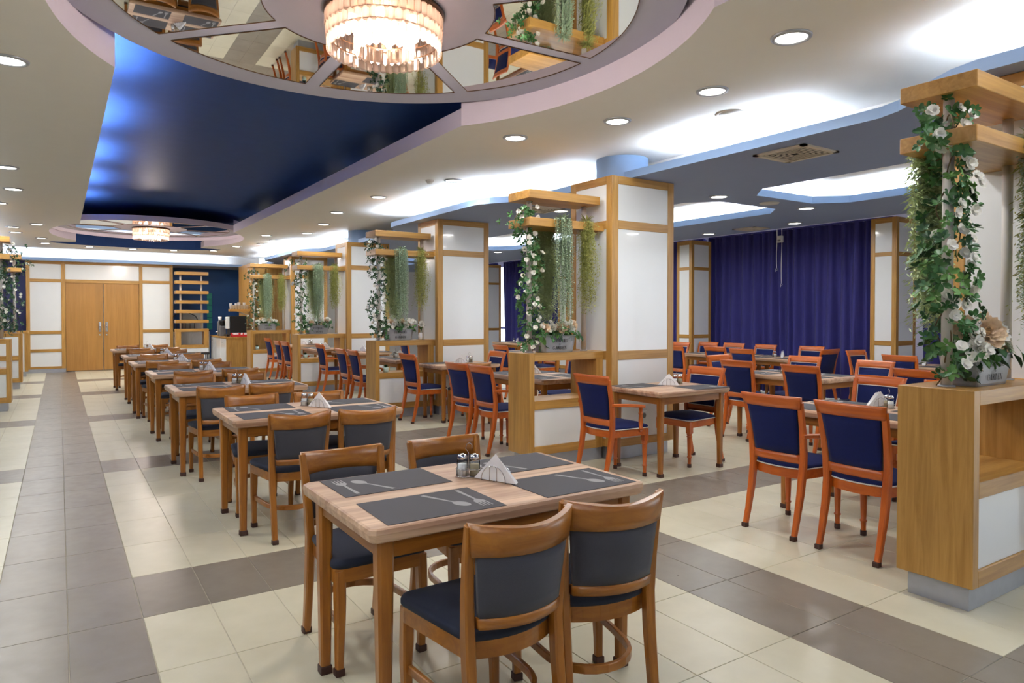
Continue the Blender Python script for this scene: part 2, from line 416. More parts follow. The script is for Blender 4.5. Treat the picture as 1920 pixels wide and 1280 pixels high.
for lp in trays:
    cx = sum(p[0] for p in lp) / 8; cy = sum(p[1] for p in lp) / 8
    def grow(d): return [(x + math.copysign(d, x - cx), y + math.copysign(d, y - cy)) for x, y in lp]
    g2 = grow(0.02)
    mb = MB(); mb.loft([[(x, y, ZL) for x, y in lp], [(x, y, ZL + 0.085) for x, y in lp], [(x, y, ZL + 0.085) for x, y in g2], [(x, y, ZL + 0.02) for x, y in g2]], False, True, False)
    mb.build('tray_lip', 'sky_paint', ceil)
    ribbon(grow(0.22), ZL + 0.02, ZS, True).build('tray_side', 'white_paint', ceil)
    a, b_ = grow(0.07), grow(0.10)
    for k in (2, 4, 6, 0):
        mb = MB(); i, j = k, (k + 1) % 8
        if k in (2, 6):
            mb.box(min(a[i][0], b_[i][0]), max(a[i][0], b_[i][0]), min(a[i][1], a[j][1]), max(a[i][1], a[j][1]), ZL + 0.022, ZL + 0.05)
        else:
            mb.box(min(a[i][0], a[j][0]), max(a[i][0], a[j][0]), min(a[i][1], b_[i][1]), max(a[i][1], b_[i][1]), ZL + 0.022, ZL + 0.05)
        mb.build('light_strip', 'cove_led', ceil)
# curtain pocket beyond the slate ceiling
fill([[(9.25, -7.4), (11.05, -7.4), (11.05, 16.1), (9.25, 16.1)]], 3.12, 'pocket_top', 'white_paint', ceil)
MB().box(9.25, 9.27, -7.4, 16.1, ZL, 3.12).build('pocket_side', 'white_paint', ceil)
# far cove above the doors
MB().box(-2.0, 3.98, 16.12, 16.14, 2.76, 2.83).build('edge_lip', 'sky_paint', ceil)
fill([[(-2.0, 16.12), (5.05, 16.12), (5.05, 17.55), (-2.0, 17.55)]], 2.762, 'ledge', 'white_paint', ceil)
MB().box(-2.0, 4.5, 16.41, 16.45, 2.766, ZS).build('cove_back', 'white_paint', ceil)
for x0, x1 in ((-1.6, 0.2), (0.3, 1.9), (2.0, 3.7)):
    MB().box(x0, x1, 16.17, 16.20, 2.77, 2.79).build('light_strip', 'cove_far', ceil)
# low ceiling of the walkway's other side
fill([[(-5.2, -7.4), (-1.75, -7.4), (-1.75, 16.1), (-5.2, 16.1)]], ZL, 'lower_ceiling', 'slate_paint', ceil)
MB().box(-1.77, -1.75, -7.4, 16.1, ZL, ZL + lip).build('edge_lip', 'sky_paint', ceil)
fill([[(-5.2, -7.4), (-1.77, -7.4), (-1.77, 16.1), (-5.2, 16.1)]], ZL + 0.02, 'ledge', 'white_paint', ceil, flip=True)
MB().box(-1.9, -1.86, -7.0, 15.9, ZL + 0.022, ZL + 0.055).build('light_strip', 'cove_led', ceil)

# ------------------------------------------------------------------ walls
wf = struct(MB().box(-5.2, 11.2, -7.7, -7.5, -0.05, 3.6).build('wall_front', 'white_paint'))
wl = struct(MB().box(-5.4, -5.2, -7.7, 17.7, -0.05, 3.6).build('wall_left', 'navy_wall'))
wb = struct(MB().box(-5.2, -1.0, 16.45, 16.6, -0.05, 3.1).build('wall_back', 'navy_wall'))
MB().box(-1.0, 2.25, 16.43, 16.55, 0, 2.762).build('backing', 'white_paint', wb)
MB().box(2.20, 2.26, 16.55, 17.55, 0, 2.762).build('niche_side', 'royal_wall', wb)
MB().box(2.2, 5.4, 17.5, 17.6, -0.05, 2.762).build('niche_back', 'royal_wall', wb)
MB().box(5.0, 11.2, 16.1, 16.2, -0.05, 3.12).build('end_wall', 'white_paint', wb)
MB().box(5.0, 5.1, 16.1, 17.6, -0.05, 3.12).build('end_wall', 'white_paint', wb)
def panel_set(parent, stiles, rails, panels, y, dz=0.0):
    for x0, x1, z0, z1 in stiles: MB().box(x0, x1, y - 0.035, y + 0.03, z0, z1, 0.003).build('stile', 'oak_z', parent)
    for x0, x1, z0, z1 in rails: MB().box(x0, x1, y - 0.033, y + 0.03, z0, z1, 0.003).build('rail', 'oak_x', parent)
    for x0, x1, z0, z1 in panels: MB().box(x0, x1, y - 0.012, y + 0.03, z0, z1).build('panel', 'white_panel', parent)
Yw = 16.40
panel_set(wb,
    [(-1.0, -0.92, 0.09, 2.762), (-0.275, -0.19, 0.09, 2.762), (1.445, 1.525, 0.02, 2.762), (2.17, 2.25, 0.02, 2.762)],
    [(-0.92, -0.275, 2.69, 2.762), (-0.92, -0.275, 2.245, 2.32), (-0.92, -0.275, 0.955, 1.035), (-0.92, -0.275, 0.51, 0.58), (-0.92, -0.275, 0.09, 0.15),
     (-0.19, 1.445, 2.70, 2.762), (-0.19, 1.445, 2.235, 2.32),
     (1.525, 2.17, 2.69, 2.762), (1.525, 2.17, 2.26, 2.335), (1.525, 2.17, 0.965, 1.045), (1.525, 2.17, 0.51, 0.58), (1.525, 2.17, 0.09, 0.15)],
    [(-0.92, -0.275, 2.32, 2.69), (-0.92, -0.275, 1.035, 2.245), (-0.92, -0.275, 0.58, 0.955), (-0.92, -0.275, 0.15, 0.51), (-0.19, 1.445, 2.32, 2.70),
     (1.525, 2.17, 2.335, 2.69), (1.525, 2.17, 1.045, 2.26), (1.525, 2.17, 0.58, 0.965), (1.525, 2.17, 0.15, 0.51)], Yw)
bb = struct(MB().box(-1.02, -0.19, 16.34, 16.38, 0, 0.09).build('baseboard_back', 'brushed_steel'))
MB().box(1.45, 2.25, 16.35, 16.38, 0, 0.09).build('length', 'brushed_steel', bb)
for i, (x0, x1, hx) in enumerate(((-0.185, 0.62, 0.55), (0.64, 1.44, 0.70))):
    d = struct(MB().box(x0, x1, 16.385, 16.425, 0.02, 2.235, 0.003).build('door_%d' % (i + 1), 'door_oak'))
    tag(d, 'plain oak double door leaf ' + ('on the plant screen side' if i == 0 else 'on the bar side'))
    MB().box(hx - 0.028, hx + 0.028, 16.36, 16.385, 1.0, 1.245, 0.006).build('pull_plate', 'brushed_steel', d)
    MB().tube([(hx, 16.362, 1.03), (hx, 16.335, 1.04), (hx, 16.335, 1.205), (hx, 16.362, 1.215)], 0.009, 8).build('handle', 'chrome', d)
    MB().lathe([(0.0, 0), (0.022, 0), (0.022, 0.012), (0, 0.012)], 12, M=Matrix.Translation((hx, 16.373, 0.92)) @ Matrix.Rotation(PI / 2, 4, 'X')).build('lock', 'chrome', d)
# window wall behind the curtains
wr = struct(MB().box(11.05, 11.2, -7.6, 16.2, -0.05, 0.35).build('wall_right', 'white_paint'))
MB().box(11.05, 11.2, -7.6, 16.2, 2.95, 3.2).build('header', 'white_paint', wr)
wi = 0
for k in range(-2, 4):
    y0 = 1.55 + 3.85 * k; y1 = y0 + 3.45
    MB().box(11.05, 11.2, y1, y0 + 3.85, 0.35, 2.95).build('pier', 'white_paint', wr)
    wi += 1
    win = struct(MB().box(11.12, 11.125, y0, y1, 0.35, 2.95).build('window_%d' % wi, 'window_glass'))
    mb = MB()
    for q in range(4):
        yy = y0 + (y1 - y0) * q / 3
        MB().box(11.09, 11.16, yy - 0.035, yy + 0.035, 0.35, 2.95).build('frame', 'white_paint', win)
    for z in (0.35, 1.0, 2.89): MB().box(11.09, 11.16, y0, y1, z, z + 0.06).build('frame', 'white_paint', win)

# ------------------------------------------------------------------ downlights
def make_downlight():
    t = thing('downlight', 'x', 'downlight')
    mb = MB(); mb.lathe([(0.088, -0.002), (0.094, -0.014), (0.112, -0.010), (0.116, 0.0), (0.112, 0.004), (0.088, 0.004)], 32, cap=False); mb.build('trim_ring', 'brushed_steel', t)
    MB().lathe([(0.001, -0.006), (0.089, -0.006), (0.089, 0.003), (0.001, 0.003)], 32).build('diffuser', 'lamp_diffuser', t)
    la = bpy.data.lights.new('lamp', 'AREA'); la.shape = 'DISK'; la.size = 0.17; la.energy = POWER_DOWN; la.color = (1.0, 0.99, 0.965); la.spread = R(175)
    lo = bpy.data.objects.new('lamp', la); C.objects.link(lo); lo.parent = t; lo.location = (0, 0, -0.018)
    return t
DL = Proto(make_downlight())
ORD = ['first', 'second', 'third', 'fourth', 'fifth', 'sixth', 'seventh', 'eighth', 'ninth', 'tenth', 'eleventh', 'twelfth', 'thirteenth', 'fourteenth', 'fifteenth']
def lights(pts, z, where, group):
    for k, (x, y) in enumerate(pts):
        DL.put((x, y, z), 0, 'round downlight, %s %s' % (ORD[k], where), group)
lights([(3.25, -1.79), (3.63, -0.88), (3.58, 0.08), (3.17, 1.0), (3.66, 3.09), (3.36, 4.69), (3.36, 6.40), (3.64, 7.92), (3.80, 9.45), (3.22, 10.29), (3.60, 11.12), (3.56, 12.1), (3.2, 13.03)], ZS,
       'along the white planter soffit, counted from the camera', 'downlights in the planter soffit')
lights([(-0.58, 1.14), (-0.79, 5.09), (-0.80, 6.67), (-1.04, 8.15), (-0.64, 10.71), (-1.02, 11.41), (-1.02, 12.39), (-0.62, 13.38)], ZS,
       'along the walkway soffit, counted from the camera', 'downlights in the walkway soffit')
lights([(-0.57, 14.55), (0.294, 14.99), (1.2, 15.06), (2.1, 14.95), (2.95, 14.5)], ZS, 'in the arc before the double doors, from the walkway', 'downlights before the doors')
lights([(6.057, 1.116), (7.697, 1.10), (8.858, 2.075), (8.858, 3.705), (6.06, 4.84), (7.70, 4.82), (8.86, 5.80), (8.86, 7.4), (6.06, 8.56), (7.70, 8.56), (8.86, 11.1)], ZL,
       'in the slate ceiling, counted from the camera', 'downlights in the slate ceiling')
lights([(3.25, -3.6), (3.3, -5.4), (-0.6, -1.4), (-0.85, -3.4), (-0.85, -5.6), (6.06, -2.6), (7.7, -2.6), (8.86, -1.0), (5.2, 6.8), (5.2, 3.0), (5.2, 10.5)], ZL if False else ZS, 'behind the camera or over a screened bay', 'downlights out of view')
for o in C.objects:
    if o.name.startswith('downlight') and o.parent is None and o.location.x > 4.6 and o.location.z > ZL + 0.1: o.location.z = ZL
for k, (x, y) in enumerate([(-3.2, 9.5), (-3.2, 13.0), (-3.2, 5.0), (-2.6, 1.2), (-2.6, -1.2), (-2.6, -3.4), (-2.6, -5.6)]):  # unseen lamps added for fill; the last ones brighten the foreground planter
    DL.put((x, y, ZL), 0, 'added unseen downlight, %s beyond the walkway plant screens' % ORD[k], 'downlights beyond the plant screens')

# ------------------------------------------------------------------ mirror discs and chandeliers
def mirror_disc(cx, cy, label, rad=1.77, skirt=False):
    t = thing('mirror_disc', label, 'ceiling mirror', (cx, cy, ZD), 0, 'round mirror discs in the raised ceiling')
    th = 0.03 if skirt else 0.09
    MB().lathe([(0.001, 0.0), (rad, 0.0), (rad, th), (0.001, th)], 96, smooth=False).build('disc', 'disc_paint', t)
    if skirt: MB().lathe([(rad, -.07), (rad + .02, -.07), (rad + .02, .03), (rad, .03), (rad, -.07)], 96, smooth=False, cap=False).build('skirt', 'lavender_paint', t)
    for k in range(8):
        a0 = R(43 + 45 * k); a1 = a0 + R(45)
        def seg(r, off, n=14):
            d0 = off / r
            return [(r * math.cos(a0 + d0 + (a1 - a0 - 2 * d0) * i / n), r * math.sin(a0 + d0 + (a1 - a0 - 2 * d0) * i / n)) for i in range(n + 1)]
        poly = seg(1.50, 0.055) + seg(0.67, 0.055)[::-1]
        o = MB().prism(poly, -0.004, 0.0).build('mirror_panel', 'mirror', t); fixn(o)
        mb = MB(); n_ = len(poly)
        mb.tube([(x, y, -0.004) for x, y in poly + poly[:2]], 0.0035, 4, smooth=False, cap=False); mb.build('bevel_strip', 'bronze', o)
    return t
MD1 = mirror_disc(CX0, -0.43, 'round grey disc set with mirror segments around the large chandelier')
MD2 = mirror_disc(CX0, 11.80, 'round grey disc set with mirror segments near the double doors', skirt=True)
def chandelier(cx, cy, label, detail):
    t = thing('chandelier', label, 'chandelier', (cx, cy, ZD), 0, 'round crystal chandeliers')
    MB().lathe([(0.001, -0.03), (0.345, -0.03), (0.352, -0.02), (0.352, -0.002), (0.001, -0.002)], 48).build('canopy', 'bronze', t)
    hexp = [(0.5 * math.cos(PI / 3 * k), 0.5 * math.sin(PI / 3 * k)) for k in range(6)]
    def crystal(L, wd):
        mb = MB()
        mb.loft([[(x * wd * .25, y * wd * .25, 0) for x, y in hexp], [(x * wd, y * wd * .55, -L * .08) for x, y in hexp], [(x * wd, y * wd * .55, -L * .9) for x, y in hexp], [(x * wd * .2, y * wd * .2, -L) for x, y in hexp]], True, True, False)
        return mb
    tiers = [(0.335, -0.028, 0.085, 46), (0.33, -0.095, 0.085, 46), (0.325, -0.16, 0.085, 46), (0.17, -0.15, 0.10, 24)]
    for r, z, L, nn in tiers:
        if detail:
            me = crystal(L, 0.043).mesh('crystal', 'crystal')
            for k in range(nn):
                a = 2 * PI * k / nn + z
                link('crystal', me, t, (r * math.cos(a), r * math.sin(a), z), (0, 0, a + PI / 2))
        else:
            mb = MB(); src = crystal(L, 0.043)
            for k in range(nn):
                a = 2 * PI * k / nn + z
                mb.add(src.v, src.f, False, Matrix.Translation((r * math.cos(a), r * math.sin(a), z)) @ Matrix.Rotation(a + PI / 2, 4, 'Z'))
            mb.build('crystal_tier', 'crystal', t)
        mb = MB(); mb.tube([(r * 0.985 * math.cos(2 * PI * k / 40), r * 0.985 * math.sin(2 * PI * k / 40), z) for k in range(42)], 0.004, 5, cap=False); mb.build('ring', 'bronze', t)
    for k in range(6):
        a = 2 * PI * k / 6
        mb = MB(); mb.lathe([(0.001, -0.05), (0.02, -0.055), (0.026, -0.09), (0.018, -0.125), (0.001, -0.135)], 12, (0.2 * math.cos(a), 0.2 * math.sin(a), 0)); mb.build('bulb', 'bulb_warm', t)
    la = bpy.data.lights.new('lamp', 'POINT'); la.energy = 48; la.color = (1.0, 0.84, 0.74); la.shadow_soft_size = 0.12
    lo = bpy.data.objects.new('lamp', la); C.objects.link(lo); lo.parent = t; lo.location = (0, 0, -0.36)
    return t
chandelier(CX0 + 0.02, -0.43, 'large round crystal chandelier glowing warm under the mirror disc', True)
chandelier(CX0, 11.80, 'small distant round crystal chandelier before the double doors', False)

# ------------------------------------------------------------------ ceiling fittings
def vent(x0, x1, y0, y1, label):
    t = thing('ceiling_vent', label, 'air vent', ((x0 + x1) / 2, (y0 + y1) / 2, ZL), 0, 'square air diffusers in the slate ceiling')
    a = (x1 - x0) / 2; b_ = (y1 - y0) / 2
    MB().box(-a + 0.03, a - 0.03, -b_ + 0.03, b_ - 0.03, -0.004, -0.001).build('backing', 'dark_void', t)
    fr = MB().box(-a, a, -b_, -b_ + 0.045, -0.014, 0).box(-a, a, b_ - 0.045, b_, -0.014, 0).box(-a, -a + 0.045, -b_, b_, -0.014, 0).box(a - 0.045, a, -b_, b_, -0.014, 0)
    fr.build('frame', 'grille_cream', t)
    for k in range(1, 6):   # nested square louvres
        q = 1 - k / 6.3; mb = MB()
        A, B = (a - 0.04) * q, (b_ - 0.04) * q
        for (p, r_) in (((-A, -B), (A, -B)), ((A, -B), (A, B)), ((A, B), (-A, B)), ((-A, B), (-A, -B))):
            mb.bar([(p[0], p[1], -0.010), (r_[0], r_[1], -0.010)], (0.003, 0.015), (0, 0, 1))
        mb.build('louvre', 'grille_cream', t)
    return t
vent(4.65, 5.13, -0.93, -0.44, 'square cream air diffuser beside the white soffit cove')
vent(8.68, 9.06, 2.65, 3.07, 'square cream air diffuser above the curtains')
vent(4.66, 5.12, 2.80, 3.26, 'square cream air diffuser behind the second planter shelves')
vent(8.68, 9.06, 6.4, 6.8, 'square cream air diffuser in the far curtain bay')
def speaker(x, y, z, label):
    t = thing('ceiling_speaker', label, 'speaker', (x, y, z), 0, 'round ceiling speakers')
    MB().lathe([(0.085, -0.003), (0.11, -0.012), (0.118, 0.0), (0.085, 0.0)], 28, cap=False).build('rim', 'white_paint', t)
    MB().lathe([(0.001, -0.008), (0.09, -0.005), (0.09, 0.0), (0.001, 0.0)], 28).build('grille', 'white_paint', t)
speaker(4.20, -0.57, ZS, 'round white ceiling speaker in the soffit near the cove')
speaker(6.95, 1.1, ZL, 'round pale ceiling speaker between the lit trays')
def detector(x, y, z, label):
    t = thing('smoke_detector', label, 'smoke detector', (x, y, z), 0, 'smoke detectors')
    MB().lathe([(0.05, 0.0), (0.05, -0.015), (0.001, -0.016)], 20).build('base', 'white_paint', t)
    MB().lathe([(0.036, -0.015), (0.034, -0.032), (0.022, -0.042), (0.001, -0.043)], 20).build('cap', 'white_paint', t)
detector(3.42, 3.25, ZS, 'white smoke detector on the soffit next to a downlight')
detector(1.25, 14.0, ZB, 'white smoke detector in the raised ceiling by the doors')

# ------------------------------------------------------------------ clad columns
def clad_column(x0, x1, y0, y1, zt, label, group, rails=(2.28, 2.365, 0.99, 1.08), core=False, faces=('-x', '-y', '+x', '+y'), stile=0.085):
    t = thing('clad_column', label, 'column', ((x0 + x1) / 2, (y0 + y1) / 2, 0), 0, group)
    a = (x1 - x0) / 2; b_ = (y1 - y0) / 2
    MB().box(-a + 0.012, a - 0.012, -b_ + 0.012, b_ - 0.012, 0.13, zt - 0.02).build('core', 'white_panel', t)
    MB().box(-a + 0.04, a - 0.04, -b_ + 0.04, b_ - 0.04, 0, 0.13).build('plinth', 'brushed_steel', t)
    s = stile
    for sx in (-1, 1):
        for sy in (-1, 1):   # corner posts
            MB().box(sx * a, sx * (a - s), sy * b_, sy * (b_ - 0.02), 0.13, zt, 0.003).build('stile', 'oak_z', t)
            MB().box(sx * a, sx * (a - 0.02), sy * (b_ - 0.02), sy * (b_ - s), 0.13, zt, 0.003).build('stile', 'oak_z', t)
    for z0, z1 in ((zt - 0.08, zt), (rails[0], rails[1]), (rails[2], rails[3]), (0.13, 0.21)):
        for sy in (-1, 1): MB().box(-a + s, a - s, sy * b_, sy * (b_ - 0.02), z0, z1, 0.003).build('rail', 'oak_x', t)
        for sx in (-1, 1): MB().box(sx * a, sx * (a - 0.02), -b_ + s, b_ - s, z0, z1, 0.003).build('rail', 'oak_y', t)
    zz = [(0.21, rails[2]), (rails[3], rails[0]), (rails[1], zt - 0.08)]
    for z0, z1 in zz:
        for sy in (-1, 1): MB().box(-a + s, a - s, sy * (b_ - 0.006), sy * (b_ - 0.014), z0, z1).build('panel', 'white_panel', t)
        for sx in (-1, 1): MB().box(sx * (a - 0.006), sx * (a - 0.014), -b_ + s, b_ - s, z0, z1).build('panel', 'white_panel', t)
    if core: MB().lathe([(0.27, zt - 0.01), (0.27, ZS)], 40, cap=False).build('shaft', 'sky_paint', t)
    return t
COLY = [-2.87 + 3.72 * k for k in range(5)]
for k, y in enumerate(COLY):
    clad_column(4.2, 5.05, y, y + 0.65, 2.80, 'square white and oak column joined to the %s planter from the camera' % ORD[k], 'clad columns along the planters', core=(k in (1, 3)))
for k, y in enumerate((1.12, 5.03, 8.93, 12.8, -2.75)):
    clad_column(9.9, 10.45, y, y + 0.39, 2.87, 'slim oak and white column among the curtains, %s' % ('beside the planter vine', 'behind the second clad column', 'seen behind the second planter', 'farthest along the curtains', 'near the camera end')[k], 'slim columns along the curtains', rails=(2.30, 2.36, 0.98, 1.05), stile=0.07)
t = thing('low_divider', 'low white and oak divider against the double door wall', 'divider', (-1.4, 15.4, 0))
MB().box(-.45, .45, -.15, .15, .12, 1.0).build('body', 'white_panel', t); MB().box(-.42, .42, -.12, .12, 0, .12).build('plinth', 'brushed_steel', t)
MB().box(-.47, .47, -.17, .17, 1.0, 1.06, .003).build('top_board', 'oak_x', t)
for x in (-.46, .40): MB().box(x, x + .07, -.165, -.15, .12, 1.0, .002).build('stile', 'oak_z', t)
# wall socket on second column
t = thing('wall_socket', 'white wall socket low on the second clad column', 'socket', (4.62, 0.838, 0.42))
MB().box(-0.045, 0.045, 0, 0.012, -0.045, 0.045, 0.004).build('plate', 'white_panel', t)
MB().lathe([(0.001, 0), (0.026, 0), (0.028, 0.004), (0.001, 0.004)], 16, M=Matrix.Translation((0, 0.0, 0)) @ Matrix.Rotation(PI / 2, 4, 'X')).build('insert', 'grey_plastic', t)

# ------------------------------------------------------------------ planters with shelves
PLY = [-2.745 + 3.72 * k for k in range(5)]
TH = 0.36
def planter(bx, sg, y0, label, back=False):
    """bx: walkway end, sg: +1 runs towards +X; knee-high divider with open niche, two poles and two shelf boards"""
    t = thing('planter_divider', label, 'planter', (bx, y0, 0), 0, 'oak planter dividers')
    X = lambda a: a * sg
    def bx_(name, a0, a1, y_0, y_1, z0, z1, mat, bev=0.002): return MB().box(X(a0), X(a1), y_0, y_1, z0, z1, bev).build(name, mat, t)
    bx_('plinth', 0.045, 0.9, 0.035, TH - 0.035, 0, 0.125, 'brushed_steel')
    bx_('end_board', 0.0, 0.058, 0, TH, 0.125, 1.075, 'oak_z')
    bx_('end_board', 0.80, 0.885, 0, TH, 0.125, 1.002, 'oak_z')
    bx_('top_board', 0.0585, 0.9, 0, TH, 1.003, 1.075, 'oak_x')
    bx_('niche_shelf', 0.0585, 0.80, 0, TH, 0.552, 0.632, 'oak_x')
    bx_('bottom_rail', 0.0585, 0.80, 0.0, TH, 0.125, 0.205, 'oak_x')
    bx_('panel', 0.0585, 0.80, 0.012, 0.03, 0.205, 0.552, 'white_panel')
    bx_('panel', 0.0585, 0.80, TH - 0.03, TH - 0.012, 0.205, 0.552, 'white_panel')
    for a in (0.12, 0.785):
        MB().lathe([(0.026, 1.075), (0.026, 2.53)], 20, (X(a), TH / 2, 0)).build('pole', 'white_paint', t)
        MB().lathe([(0.04, 1.075), (0.04, 1.083), (0.027, 1.085)], 20, (X(a), TH / 2, 0)).build('pole_foot', 'brushed_steel', t)
    bx_('shelf_board', 0.0, 0.845, 0, TH, 2.518, 2.598, 'oak_x', 0.003)
    bx_('shelf_board', 0.0, 0.90, 0, TH, 2.262, 2.34, 'oak_x', 0.003)
    return t
PNAME = ['first', 'second', 'third', 'fourth', 'fifth']
for k, y in enumerate(PLY):
    planter(3.31, 1, y, 'oak planter divider with open niche and overhead shelves, %s from the camera' % PNAME[k])
for k, y in enumerate((8.42, 12.14)):
    planter(-0.93, -1, y, 'oak planter divider on the walkway far side, %s the double doors' % ('farther from' if k == 0 else 'closer to'))

# ---- plant building blocks
def leaf_pts(L, W, curl=0.25):
    return ([(0, 0, 0), (-W * .5, L * .38, W * curl), (0, L * .42, 0), (W * .5, L * .38, W * curl), (-W * .36, L * .75, W * curl * .5), (0, L * .78, -W * .08), (W * .36, L * .75, W * curl * .5), (0, L, -W * .2)],
            [(0, 2, 1), (0, 3, 2), (1, 2, 5, 4), (2, 3, 6, 5), (4, 5, 7), (5, 6, 7)])
def round_leaf(L, W):
    a = [(0, 0, 0)] + [(W * .5 * math.sin(t) * (1 if t > .5 else .8), L * (.55 - .45 * math.cos(t)), W * .12 * abs(math.sin(t))) for t in (.7, 1.4, 2.1, 2.75)] + [(0, L, -W * .1)] + [(-W * .5 * math.sin(t), L * (.55 - .45 * math.cos(t)), W * .12 * abs(math.sin(t))) for t in (2.75, 2.1, 1.4, .7)] + [(0, L * .5, -W * .06)]
    return a, [(10, k, k + 1) for k in range(0, 9)] + [(10, 9, 0)]
def rosette(n_, L, W, r_, fn=None):
    mb = MB()
    for k in range(n_):
        a = 2 * PI * k / n_ + r_.uniform(-.3, .3); s = r_.uniform(.7, 1.15)
        vs, fs = (fn or leaf_pts)(L * s, W * s)
        mb.add(vs, fs, True, Matrix.Rotation(a, 4, 'Z') @ Matrix.Rotation(R(r_.uniform(-5, 40)), 4, 'X') @ Matrix.Translation((0, 0.004, 0)))
    return mb
def blossom(rad, r_, layers=2, pet=6):
    mb = MB()
    for q in range(layers):
        for k in range(pet):
            a = 2 * PI * (k + q * .5) / pet + r_.uniform(-.12, .12); L = rad * (1 - .28 * q) * r_.uniform(.9, 1.1); W = L * .95
            vs = [(0, 0, 0), (-W * .45, L * .55, L * .05), (0, L * .5, -L * .04), (W * .45, L * .55, L * .05), (-W * .40, L * .84, L * .13), (-W * .18, L * 1.0, L * .14), (W * .04, L * .97, L * .08), (W * .24, L * .99, L * .15), (W * .42, L * .82, L * .12)]
            fs = [(0, 2, 1), (0, 3, 2), (1, 2, 5, 4), (2, 6, 5), (2, 7, 6), (2, 3, 8, 7)]
            mb.add(vs, fs, True, Matrix.Rotation(a, 4, 'Z') @ Matrix.Rotation(R(12 + 26 * q + r_.uniform(-6, 6)), 4, 'X'))
    return mb
r_ = random.Random(3)
ROS = [rosette(6, 0.043, 0.027, r_, round_leaf).mesh('leaf_sprig', mm) for mm in ('leaf_green', 'leaf_dark', 'leaf_green', 'leaf_light')]
ROSmb = [rosette(5, 0.045, 0.028, r_, round_leaf) for _ in range(3)]
BLO = [blossom(0.036, r_).mesh('blossom', 'petal_white') for _ in range(3)]
def rand_rot(r_): return (r_.uniform(0, 2 * PI), r_.uniform(-1.0, 1.0), r_.uniform(0, 2 * PI))
def facing(r_, v, spread=.6):
    d = Vector(v) + Vector((r_.uniform(-1, 1), r_.uniform(-1, 1), r_.uniform(-1, 1))) * spread
    return (d.normalized().to_track_quat('Z', 'Y') @ Matrix.Rotation(r_.uniform(0, 6.28), 3, 'Z').to_quaternion()).to_euler()
def vine(px_, py, label, seed, n_sprig, n_blossom, single, sg=1):
    r_ = random.Random(seed)
    t = thing('flowering_vine', label, 'vine', (px_, py, 1.077), 0, 'white flowering vines climbing the planter poles')
    def pos(u, ph, rad): return Vector((math.cos(ph + u * 9) * rad, math.sin(ph + u * 9) * rad, u * 1.33))
    for ph in (0.0, 2.4):
        pts = [pos(k / 40, ph, 0.034 + 0.02 * math.sin(k * .9 + ph)) for k in range(41)]
        pts[0].z = 0.004
        # spray reaching out past the board at the top
        top = pts[-1]
        if ph == 0: pts += [top + Vector((-sg * 0.05 * q * (1 if ph == 0 else -.5), -0.03 * q, 0.02 * q - 0.008 * q * q)) for q in range(1, 6)]
        MB().tube(pts, 0.0035, 5).build('stem', 'twig', t)
    spr = MB()
    for k in range(n_sprig):
        u = (k + r_.random()) / n_sprig; rad = r_.uniform(0.045, 0.12) * (1.25 - .3 * u)
        ph = r_.uniform(0, 2 * PI); p = Vector((math.cos(ph) * rad, math.sin(ph) * rad, 0.02 + u * 1.36))
        p.x += 0.035 * math.sin(u * 14 + seed)
        if u > .82 and r_.random() < .5: p += Vector((-sg * r_.uniform(0.03, .22), -0.03, r_.uniform(-.03, .05)))
        if u < .12: p += Vector((sg * r_.uniform(-.08, .12), -r_.uniform(0, .10), 0.015))
        n = Vector((p.x, p.y - 0.05, 0.05))
        rot = facing(r_, n.normalized() if n.length else (0, -1, 0), .7)
        if single: link('leaf_sprig', ROS[r_.randrange(4)], t, p, rot, (.72,) * 3 if r_.random() < .5 else (.95,) * 3)
        else: 
            s_ = ROSmb[r_.randrange(3)]; spr.add(s_.v, s_.f, True, Matrix.Translation(p) @ rot.to_matrix().to_4x4() @ Matrix.Scale(r_.uniform(.65, .95), 4))
    if not single:
        o = spr.build('foliage', ('leaf_green', 'leaf_dark')[seed % 2], t); o['kind'] = 'stuff'
    for k in range(n_blossom):
        u = (k + r_.random()) / n_blossom; rad = r_.uniform(0.08, 0.125)
        ph = r_.uniform(PI * .95, PI * 1.95); p = Vector((math.cos(ph) * rad * (1 if sg > 0 else 1), math.sin(ph) * rad, 0.03 + u * 1.36))
        p.x += 0.035 * math.sin(u * 14 + seed)
        if u > .84 and r_.random() < .55: p += Vector((-sg * r_.uniform(0.05, .2), -0.02, r_.uniform(-.03, .05)))
        if u < .12: p += Vector((sg * r_.uniform(-.06, .12), -r_.uniform(0, .06), 0.015))
        link('blossom', BLO[r_.randrange(3)], t, p, facing(r_, (p.x * 3 - .35 * 1, -1, .25), .35), (.88 if single else .72,) * 3)
    return t
VL = ['beside the foreground planter box', 'on the second planter from the camera', 'on the third planter from the camera', 'on the fourth planter from the camera', 'on the fifth planter by the bar']
for k, y in enumerate(PLY):
    vine(3.43, y + TH / 2, 'white flowering vine twined round the pole ' + VL[k], 11 + k, (235, 220, 200, 150, 140)[k], (42, 36, 34, 26, 24)[k], k == 0)
for k, (x, y) in enumerate(((-1.05, 8.6), (-1.715, 8.6), (-1.05, 12.32))):
    vine(x, y, 'white flowering vine on the walkway screen, ' + ('outer pole of the closer one', 'inner pole of the closer one', 'pole of the farther one')[k], 31 + k, 170, 26, False, -1)

